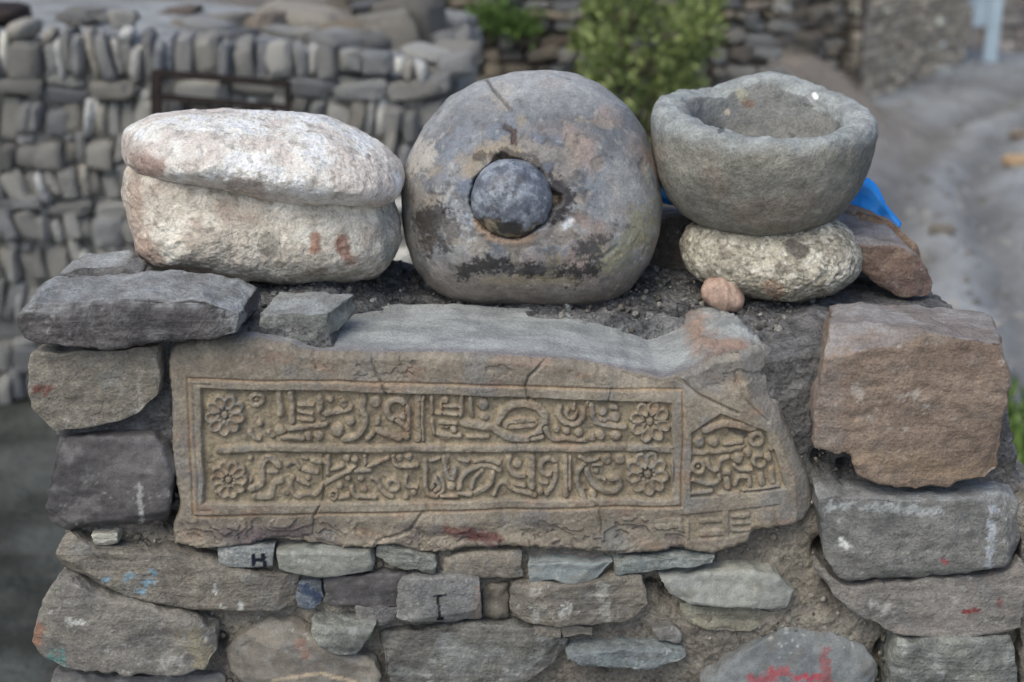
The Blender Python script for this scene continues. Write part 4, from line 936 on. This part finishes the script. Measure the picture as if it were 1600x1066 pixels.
dd = seg_dist(px, py, [(960, 478), (1040, 482), (1085, 505), (1095, 540), (1180, 560)]); C2 = lerp(C2, lerp(col(134, 108, 94), col(118, 106, 100), sstep(-.1, .2, fbm(P2, 30, 3, 65))), sstep(34, 8, dd + 16 * fbm(P2, 30, 3, 66)) * tp * .9)
C2 = lerp(C2, col(96, 84, 88), sstep(.05, .015, P2[:, 1] + .012 * fbm(P2, 20, 3, 67)) * tp * .6)
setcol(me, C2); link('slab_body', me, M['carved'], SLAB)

# ================================================================== the things on the wall
def finish(me, mat, name, label, cat, parent=None):
    o = link(name, me, M[mat], parent)
    if label: tag(o, label, cat)
    return o
# --- white stones
top = [(190, 222), (196, 200), (225, 183), (275, 172), (350, 168), (430, 176), (510, 182), (560, 200), (600, 228), (622, 252), (626, 280), (616, 304), (592, 319), (540, 322), (480, 320), (400, 308), (310, 290), (236, 279), (203, 262), (191, 244)]
me, c, vd = blob(top, .33, .19, .17, 2.3, shear=.9, nph=380, nt=85)
P, Nn = getv(me); P = P + Nn * (fbm(P, 8, 3, 71) * .008 + fbm(P, 28, 4, 72) * .005 + (1 - np.abs(fbm(P, 50, 3, 73)) * 2) * .0016 - np.clip(fbm(P, 130, 2, 74), .1, 1) * .003)[:, None]; setv(me, P); P, Nn = getv(me)
C = lerp(col(190, 178, 172), col(212, 208, 204), sstep(-.2, .25, fbm(P, 14, 4, 75)))
pk = sstep(-.06, .3, fbm(P, 16, 4, 76)); C = lerp(C, col(168, 146, 138), pk * .75 * sstep(1.18, 1.08, P[:, 2] + .03 * fbm(P, 9, 2, 1)))
C = lerp(C, col(150, 140, 132), sstep(.12, .32, fbm(P, 60, 4, 77)) * .6); 
px, py = proj(P)
for pt, w, cc, k in (([(222, 255), (236, 262)], 22, (138, 108, 98), .75), ([(200, 225), (205, 232)], 18, (150, 134, 126), .6), ([(575, 245), (576, 246)], 4, (60, 56, 60), .9), ([(370, 288), (400, 295)], 16, (142, 116, 106), .6)):
    C = lerp(C, col(*cc), sstep(1.3, .6, seg_dist(px, py, pt) / w + .8 * fbm(P, 50, 3, 78)) * k)
setcol(me, C); finish(me, 'white', 'white_stone', 'white pitted rounded stone, the upper of the two stacked at left', 'stone')
low_ = [(195, 305), (196, 276), (206, 256), (300, 256), (420, 268), (560, 284), (610, 302), (622, 332), (624, 370), (612, 402), (586, 428), (540, 437), (440, 441), (380, 437), (310, 424), (245, 418), (215, 395), (204, 355)]
me, c, vd = blob(low_, .335, .182, .18, 3.2, shear=.12, sm=2, nph=380, nt=85)
P, Nn = getv(me); P = P + Nn * (fbm(P, 8, 3, 81) * .008 + fbm(P, 26, 4, 82) * .006 + (1 - np.abs(fbm(P, 45, 3, 83)) * 2) * .0018 - np.clip(fbm(P, 120, 2, 84), .1, 1) * .004)[:, None]; setv(me, P); P, Nn = getv(me)
C = lerp(col(176, 165, 154), col(208, 199, 188), sstep(-.2, .25, fbm(P, 13, 4, 85))); C = lerp(C, col(150, 128, 114), sstep(.08, .35, fbm(P, 20, 4, 86)) * .6); C = lerp(C, col(126, 118, 108), sstep(.15, .35, fbm(P, 70, 3, 87)) * .6)
px, py = proj(P)
for pt, w, cc, k in (([(492, 372), (494, 388)], 9, (140, 92, 70), .8), ([(535, 375), (538, 395), (545, 402)], 12, (136, 88, 68), .8), ([(415, 378), (425, 385)], 15, (126, 120, 112), .8), ([(225, 385), (235, 400)], 20, (140, 106, 92), .7), ([(210, 300), (212, 360)], 16, (158, 130, 118), .5), ([(604, 325), (612, 400)], 16, (140, 140, 138), .7)):  # the grey along the right side is shade painted into the colour
    C = lerp(C, col(*cc), sstep(1.3, .6, seg_dist(px, py, pt) / w + .9 * fbm(P, 60, 3, 88)) * k)
setcol(me, C); finish(me, 'white', 'white_stone', 'thick cream-white stone with two rusty spots, lower of the stacked pair', 'stone')

# --- domed boulder with a socket and boss
dome = empty('domed_stone', tuple(U(828, 470, .37)), 'large dark grey dome-shaped stone with a round knob in a socket', 'stone')
do_ = [(852, 107), (800, 111), (745, 124), (700, 152), (662, 198), (640, 240), (627, 290), (628, 340), (635, 380), (650, 418), (676, 450), (706, 468), (745, 476), (800, 474), (850, 479), (900, 478), (950, 470), (982, 450), (1012, 412), (1030, 366), (1035, 320), (1028, 262), (1012, 208), (982, 165), (940, 132), (900, 115)]
hc = (800, 312)
me, c, vd = blob(do_, .37, .175, .19, 2.25, shear=.12, center=hc, nph=560, nt=140)
P, Nn = getv(me); px, py = proj(P); back = (P - c) @ vd > .0
rr = np.hypot(px - hc[0], py - hc[1]); th = np.arctan2(py - hc[1], px - hc[0])
rh = 62.5 + 11 * fbm(P, 30, 4, 91, .6) + 7 * np.exp(-((th + 1.75) / .35) ** 2) + 12 * np.exp(-((th - .0) / .28) ** 2) - 2 * np.cos(th)
dent = sstep(5, -5, rr - rh) * ~back
P = P + vd[None] * (dent * (.019 + .012 * fbm(P, 40, 3, 148)))[:, None]
P = P - vd[None] * (.003 * np.exp(-((rr - rh - 8) / 7) ** 2) * ~back)[:, None]
P = P + Nn * (fbm(P, 5, 3, 92) * .006 + fbm(P, 30, 4, 93) * .0016)[:, None]
spall = sstep(.1, .22, fbm(P, 17, 4, 94) + .25 * np.exp(-((rr - 85) / 30) ** 2) - .1) * ~back; P = P - Nn * (spall * .0022)[:, None]
for l, w, dep in (([(757, 118), (775, 142), (800, 172)], 2.0, .004), ([(790, 196), (803, 205), (800, 222)], 3.5, .004), ([(905, 410), (940, 405), (965, 385)], 3, .003)):
    d = seg_dist(px + 4 * fbm(P, 60, 2, 3), py, l); P = P - Nn * (np.exp(-(d / w) ** 2) * dep * ~back)[:, None]
setv(me, P); P, Nn = getv(me)
nA = fbm(P, 9, 4, 95); nB = fbm(P, 26, 4, 96); nC = fbm(P, 70, 4, 97)
C = lerp(col(96, 97, 102), col(126, 126, 129), sstep(-.25, .3, nA)); C = lerp(C, col(82, 92, 110), sstep(-.12, .25, fbm(P, 13, 5, 98, .6)) * .85 * sstep(190, 80, rr))
C = lerp(C, col(140, 116, 104), sstep(.02, .3, fbm(P, 10, 4, 99)) * .6 * sstep(700, 900, px)); C = lerp(C, col(134, 122, 100), sstep(.3, .6, nB) * .5)
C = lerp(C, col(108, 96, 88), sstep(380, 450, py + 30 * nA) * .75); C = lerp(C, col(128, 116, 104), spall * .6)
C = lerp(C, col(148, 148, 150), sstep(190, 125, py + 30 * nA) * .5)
C = C * (1 + .35 * nC)[:, None]
f2 = ~back
def stn(pt, w, cc, k, nz=1.0, f=45, sd_=1): 
    global C
    C = lerp(C, col(*cc), sstep(1.4, .6, seg_dist(px, py, pt) / w + nz * .9 * fbm(P, f * .7, 3, sd_) + nz * 1.5 * fbm(P, f * 2.6, 4, sd_ + 1, .7)) * k * f2)
stn([(645, 300), (655, 325), (640, 375)], 20, (128, 118, 108), .6, 1.2, 40, 4)
stn([(668, 345), (680, 335), (694, 335)], 19, (40, 38, 42), .92, 1.1, 40, 5); stn([(668, 345), (672, 380)], 17, (52, 46, 44), .85, 1.3, 40, 6); stn([(692, 376), (696, 388)], 8, (46, 42, 44), .8, 1.3)
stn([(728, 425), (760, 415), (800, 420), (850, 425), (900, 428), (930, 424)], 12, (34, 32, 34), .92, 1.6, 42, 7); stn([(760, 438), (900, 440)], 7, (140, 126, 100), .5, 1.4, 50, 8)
stn([(915, 390), (940, 382)], 13, (50, 50, 52), .85, 1.4, 45, 9); stn([(870, 405), (860, 412)], 10, (134, 118, 88), .6, 1.5, 50, 10); stn([(965, 400), (1000, 360), (1005, 340)], 20, (132, 126, 92), .6, 1.6, 40, 11)
stn([(740, 262), (760, 240), (800, 232)], 14, (132, 118, 96), .7, 1.3, 45, 12); stn([(750, 245), (790, 240), (830, 250), (855, 275)], 8, (58, 48, 42), .8, 1.4, 45, 13)
stn([(872, 290), (885, 300), (880, 330), (868, 340)], 12, (42, 36, 38), .92, 1.1, 40, 14); stn([(892, 345), (884, 352)], 6, (190, 196, 204), .7, 1); stn([(790, 198), (803, 205), (802, 222)], 5, (64, 48, 44), .9, .6)
stn([(660, 232), (668, 240), (650, 255)], 16, (166, 156, 146), .6, 1.4, 50, 15); stn([(905, 340), (915, 345)], 10, (140, 106, 88), .45, 1.2, 50, 16); stn([(700, 300), (720, 340), (735, 370)], 12, (150, 154, 162), .5, 1.6, 50, 17)
stn([(757, 118), (775, 142), (800, 172)], 2.2, (80, 76, 76), .8, .4)
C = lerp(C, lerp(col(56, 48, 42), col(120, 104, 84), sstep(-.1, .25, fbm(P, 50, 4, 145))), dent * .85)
mot = sstep(.12, .34, fbm(P, 34, 5, 146, .65) + .22 * np.exp(-((rr - 95) / 45) ** 2) - .10); C = lerp(C, col(70, 68, 70), mot * .6 * f2)
mot = sstep(.2, .4, fbm(P, 55, 5, 147, .65)); C = lerp(C, col(158, 154, 148), mot * .45 * f2)
stn(arc(800, 312, 66, 60, 150), 6, (140, 110, 82), .6, .8, 60, 18)
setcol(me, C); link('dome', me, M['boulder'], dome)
kn = [(800 + 64 * math.cos(t), 312 + 64 * math.sin(t)) for t in np.linspace(0, 2 * math.pi, 40, endpoint=False)]
me, kc, _ = blob(kn, .214, .050, .055, 2.1, nph=260, nt=90, center=(800, 311))
P, Nn = getv(me); px, py = proj(P); P = P + Nn * (fbm(P, 16, 4, 101) * .0045 + fbm(P, 60, 3, 102) * .0010)[:, None]
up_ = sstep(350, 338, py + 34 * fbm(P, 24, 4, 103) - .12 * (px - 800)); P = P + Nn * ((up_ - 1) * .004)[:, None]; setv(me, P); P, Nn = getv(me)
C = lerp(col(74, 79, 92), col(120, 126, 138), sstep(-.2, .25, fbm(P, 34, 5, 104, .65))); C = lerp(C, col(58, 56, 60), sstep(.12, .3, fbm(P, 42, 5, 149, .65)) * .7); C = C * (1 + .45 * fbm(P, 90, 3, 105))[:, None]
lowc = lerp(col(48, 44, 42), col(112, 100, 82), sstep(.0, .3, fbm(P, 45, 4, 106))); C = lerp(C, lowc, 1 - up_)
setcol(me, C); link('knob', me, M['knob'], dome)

# --- speckled stone under the bowl
spk = [(1062, 378), (1072, 352), (1095, 342), (1200, 338), (1305, 340), (1335, 362), (1350, 400), (1340, 434), (1302, 460), (1240, 473), (1181, 466), (1120, 450), (1090, 434), (1066, 404)]
me, c, vd = blob(spk, .345, .145, .14, 2.6, shear=.45, nph=360, nt=80)
P, Nn = getv(me); P = P + Nn * (fbm(P, 9, 3, 111) * .006 + fbm(P, 35, 4, 112) * .005 - np.clip(fbm(P, 110, 3, 113), 0, 1) * .006)[:, None]; setv(me, P); P, Nn = getv(me)
C = lerp(col(150, 142, 128), col(184, 176, 162), sstep(-.2, .25, fbm(P, 30, 4, 114))); C = lerp(C, col(108, 100, 88), sstep(.08, .3, fbm(P, 90, 3, 115)) * .8); C = lerp(C, col(200, 194, 184), sstep(.15, .35, fbm(P, 75, 3, 116)) * .7)
px, py = proj(P)
for pt, w, cc, k in (([(1240, 385), (1250, 392)], 13, (92, 86, 80), .9), ([(1130, 392), (1136, 398)], 9, (116, 106, 96), .7), ([(1205, 450), (1215, 455)], 12, (150, 112, 88), .6)):
    C = lerp(C, col(*cc), sstep(1.2, .8, seg_dist(px, py, pt) / w + .6 * fbm(P, 50, 3, 118)) * k)
setcol(me, C); finish(me, 'speck', 'speckled_stone', 'round cream speckled stone under the grey stone bowl', 'stone')

# --- pebble
pb = [(1094, 452), (1102, 437), (1123, 429), (1142, 433), (1158, 443), (1165, 465), (1160, 482), (1148, 489), (1128, 485), (1110, 478), (1097, 466)]
me, c, vd = blob(pb, .235, .03, .035, 2.3, shear=.2, nph=160, nt=50)
P, Nn = getv(me); P = P + Nn * (fbm(P, 25, 3, 121) * .005)[:, None]; px, py = proj(P); P = P + Nn * (np.exp(-(seg_dist(px, py, [(1124, 432), (1136, 452), (1134, 485)]) / 5) ** 2) * .004)[:, None]; setv(me, P); P, Nn = getv(me)
C = lerp(col(138, 112, 100), col(160, 132, 116), sstep(-.2, .25, fbm(P, 40, 4, 122))); setcol(me, C); finish(me, 'boulder', 'brown_pebble', 'small smooth reddish brown pebble in front of the speckled stone', 'pebble')

# --- bowl
prof = np.array([(0, -.205), (.05, -.205), (.085, -.200), (.120, -.187), (.152, -.160), (.175, -.120), (.188, -.075), (.192, -.03), (.189, -.008), (.180, .004), (.165, .006), (.148, .002), (.136, -.012), (.128, -.04), (.115, -.075), (.085, -.105), (.045, -.12), (0, -.125)])
tt = np.linspace(0, len(prof) - 1, 190)
def cr(v):
    i = np.clip(np.floor(tt).astype(int), 0, len(v) - 2); f = tt - i; p0 = v[np.clip(i - 1, 0, None)]; p1 = v[i]; p2 = v[i + 1]; p3 = v[np.clip(i + 2, None, len(v) - 1)]
    return .5 * (2 * p1 + (p2 - p0) * f + (2 * p0 - 5 * p1 + 4 * p2 - p3) * f ** 2 + (3 * p1 - p0 - 3 * p2 + p3) * f ** 3)
pr, pz = np.clip(cr(prof[:, 0]), 0, None), cr(prof[:, 1]); nth = 380; th = np.linspace(0, 2 * math.pi, nth, endpoint=False)
TH, PR = np.meshgrid(th, pr); _, PZ = np.meshgrid(th, pz)
rf = sstep(-.14, .0, PZ)                        # rim-ness
def bump_at(a, w): 
    d = (TH - R(a) + math.pi) % (2 * math.pi) - math.pi; return np.exp(-(d / R(w)) ** 2)
PR = PR * (1 + .02 * bump_at(270, 60) + .02 * bump_at(0, 40) - .02 * bump_at(120, 40))
innr = (np.arange(len(pr)) > .66 * len(pr))[:, None]
Zb = PZ + rf * (0.020 * bump_at(78, 26) + .008 * bump_at(60, 60) - .006 * bump_at(275, 45) + .004 * bump_at(180, 35) - .006 * bump_at(115, 18))
# thinner lip at the front, thicker at left
PR = PR - (np.arange(len(pr)) > 124)[:, None] * .012 * bump_at(180, 45) * rf + (np.arange(len(pr)) > 124)[:, None] * .010 * bump_at(270, 60) * rf * 0
V = np.stack([PR * np.cos(TH), PR * np.sin(TH), Zb], -1).reshape(-1, 3)
I = np.arange(V.shape[0]).reshape(len(pr), nth); Fb = np.stack([I[:-1].ravel(), np.roll(I[:-1], -1, 1).ravel(), np.roll(I[1:], -1, 1).ravel(), I[1:].ravel()], 1)
me = mesh_np('bowl', V, Fb); bm = bmesh.new(); bm.from_mesh(me); bmesh.ops.remove_doubles(bm, verts=bm.verts, dist=1e-5); bmesh.ops.recalc_face_normals(bm, faces=bm.faces); bm.to_mesh(me); bm.free()
me.polygons.foreach_set('use_smooth', np.ones(len(me.polygons), bool))
P, Nn = getv(me); P = P + Nn * (fbm(P, 7, 3, 131) * .005 + fbm(P, 32, 4, 132) * .0028)[:, None]
rm = sstep(-.03, 0, P[:, 2]); P = P + Nn * (rm * fbm(P, 40, 4, 133) * .006)[:, None]; setv(me, P)
rot = Euler((R(4.5), R(1.5), 0)).to_matrix().to_4x4()
bc = U(1192, 176, .36); me.transform(Matrix.Translation(Vector(bc)) @ rot)
P, Nn = getv(me); px, py = proj(P); lz = (P - bc)[:, 2]
C = lerp(col(106, 104, 98), col(126, 122, 114), sstep(-.25, .3, fbm(P, 10, 4, 134))); C = lerp(C, col(116, 102, 92), sstep(.05, .3, fbm(P, 9, 4, 136)) * .5)
C = C * (1 + .4 * fbm(P, 100, 3, 135))[:, None]; rr = np.hypot((P - bc)[:, 0], (P - bc)[:, 1])
C = lerp(C, lerp(col(124, 128, 130), col(142, 146, 148), sstep(-.2, .2, fbm(P, 30, 3, 139))), sstep(-.045, -.01, lz + .02 * fbm(P, 16, 3, 137)) * .8)
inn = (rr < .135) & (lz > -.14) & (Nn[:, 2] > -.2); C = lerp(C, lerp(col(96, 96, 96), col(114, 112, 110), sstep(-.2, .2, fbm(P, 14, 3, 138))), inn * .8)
for pt, w, cc, k in (([(1273, 149), (1275, 152)], 4, (225, 225, 225), .95), ([(1135, 175), (1137, 176)], 4, (176, 160, 140), .8), ([(1125, 205), (1128, 203)], 4, (70, 72, 76), .8), ([(1165, 160), (1172, 163)], 7, (120, 92, 76), .7), ([(1235, 210), (1240, 212)], 3, (70, 72, 76), .8), ([(1157, 146), (1160, 150)], 8, (150, 144, 124), .6), ([(1270, 330), (1282, 331)], 2.5, (170, 166, 150), .7)):
    C = lerp(C, col(*cc), sstep(1.3, .8, seg_dist(px, py, pt) / w + .5 * fbm(P, 70, 3, 118)) * k * (np.einsum('ij,ij->i', Nn, CAM - P) > 0))
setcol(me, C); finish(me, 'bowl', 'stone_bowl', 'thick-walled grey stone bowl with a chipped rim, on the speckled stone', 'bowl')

# --- blue plastic strip behind the bowl
bl = np.array([(1000, 286, .50, 0), (1070, 296, .50, 0), (1180, 300, .55, 0), (1280, 300, .54, 0), (1348, 304, .50, 0), (1375, 330, .49, 0), (1398, 358, .475, 0)], float)
cent = U(bl[:, 0], bl[:, 1], bl[:, 2]); wdt = np.array([.030, .034, .03, .032, .034, .017, .017])
V = []; 
t0 = np.linspace(0, 6, 60); cc = np.stack([np.interp(t0, range(7), cent[:, k]) for k in range(3)], 1); ww = np.interp(t0, range(7), wdt)
for k in range(3): 
    for _ in range(4): cc[1:-1, k] = (cc[:-2, k] + 2 * cc[1:-1, k] + cc[2:, k]) / 4
tan = np.gradient(cc, axis=0); tan /= np.linalg.norm(tan, axis=1)[:, None]; nrm = np.cross(tan, np.array((0, 1.0, 0))); nrm /= np.linalg.norm(nrm, axis=1)[:, None]; nrm *= -np.sign(nrm[:, 2:3] + 1e-9) * -1
for i in range(60):
    for j, (u, v) in enumerate([(-1, 0), (-.5, -.006), (0, .004), (.5, -.004), (1, .003), (1, .006), (.5, .0), (0, .008), (-.5, -.002), (-1, .004)]):
        V.append(cc[i] + nrm[i] * ww[i] * u + np.array((0, v * 2 + .004 * math.sin(i * .5), 0)))
F = [[i * 10 + j, i * 10 + (j + 1) % 10, (i + 1) * 10 + (j + 1) % 10, (i + 1) * 10 + j] for i in range(59) for j in range(10)]
me = bpy.data.meshes.new('blue'); me.from_pydata([tuple(v) for v in V], [], F + [list(range(9, -1, -1)), [590 + j for j in range(10)]])
bm = bmesh.new(); bm.from_mesh(me); bmesh.ops.recalc_face_normals(bm, faces=bm.faces); bm.to_mesh(me); bm.free(); me.polygons.foreach_set('use_smooth', np.ones(len(me.polygons), bool))
finish(me, 'blue', 'blue_strip', 'bright blue crumpled plastic strip lying behind the stone bowl', 'plastic')
for m_ in [m_ for m_ in bpy.data.meshes if m_.users == 0]: bpy.data.meshes.remove(m_)
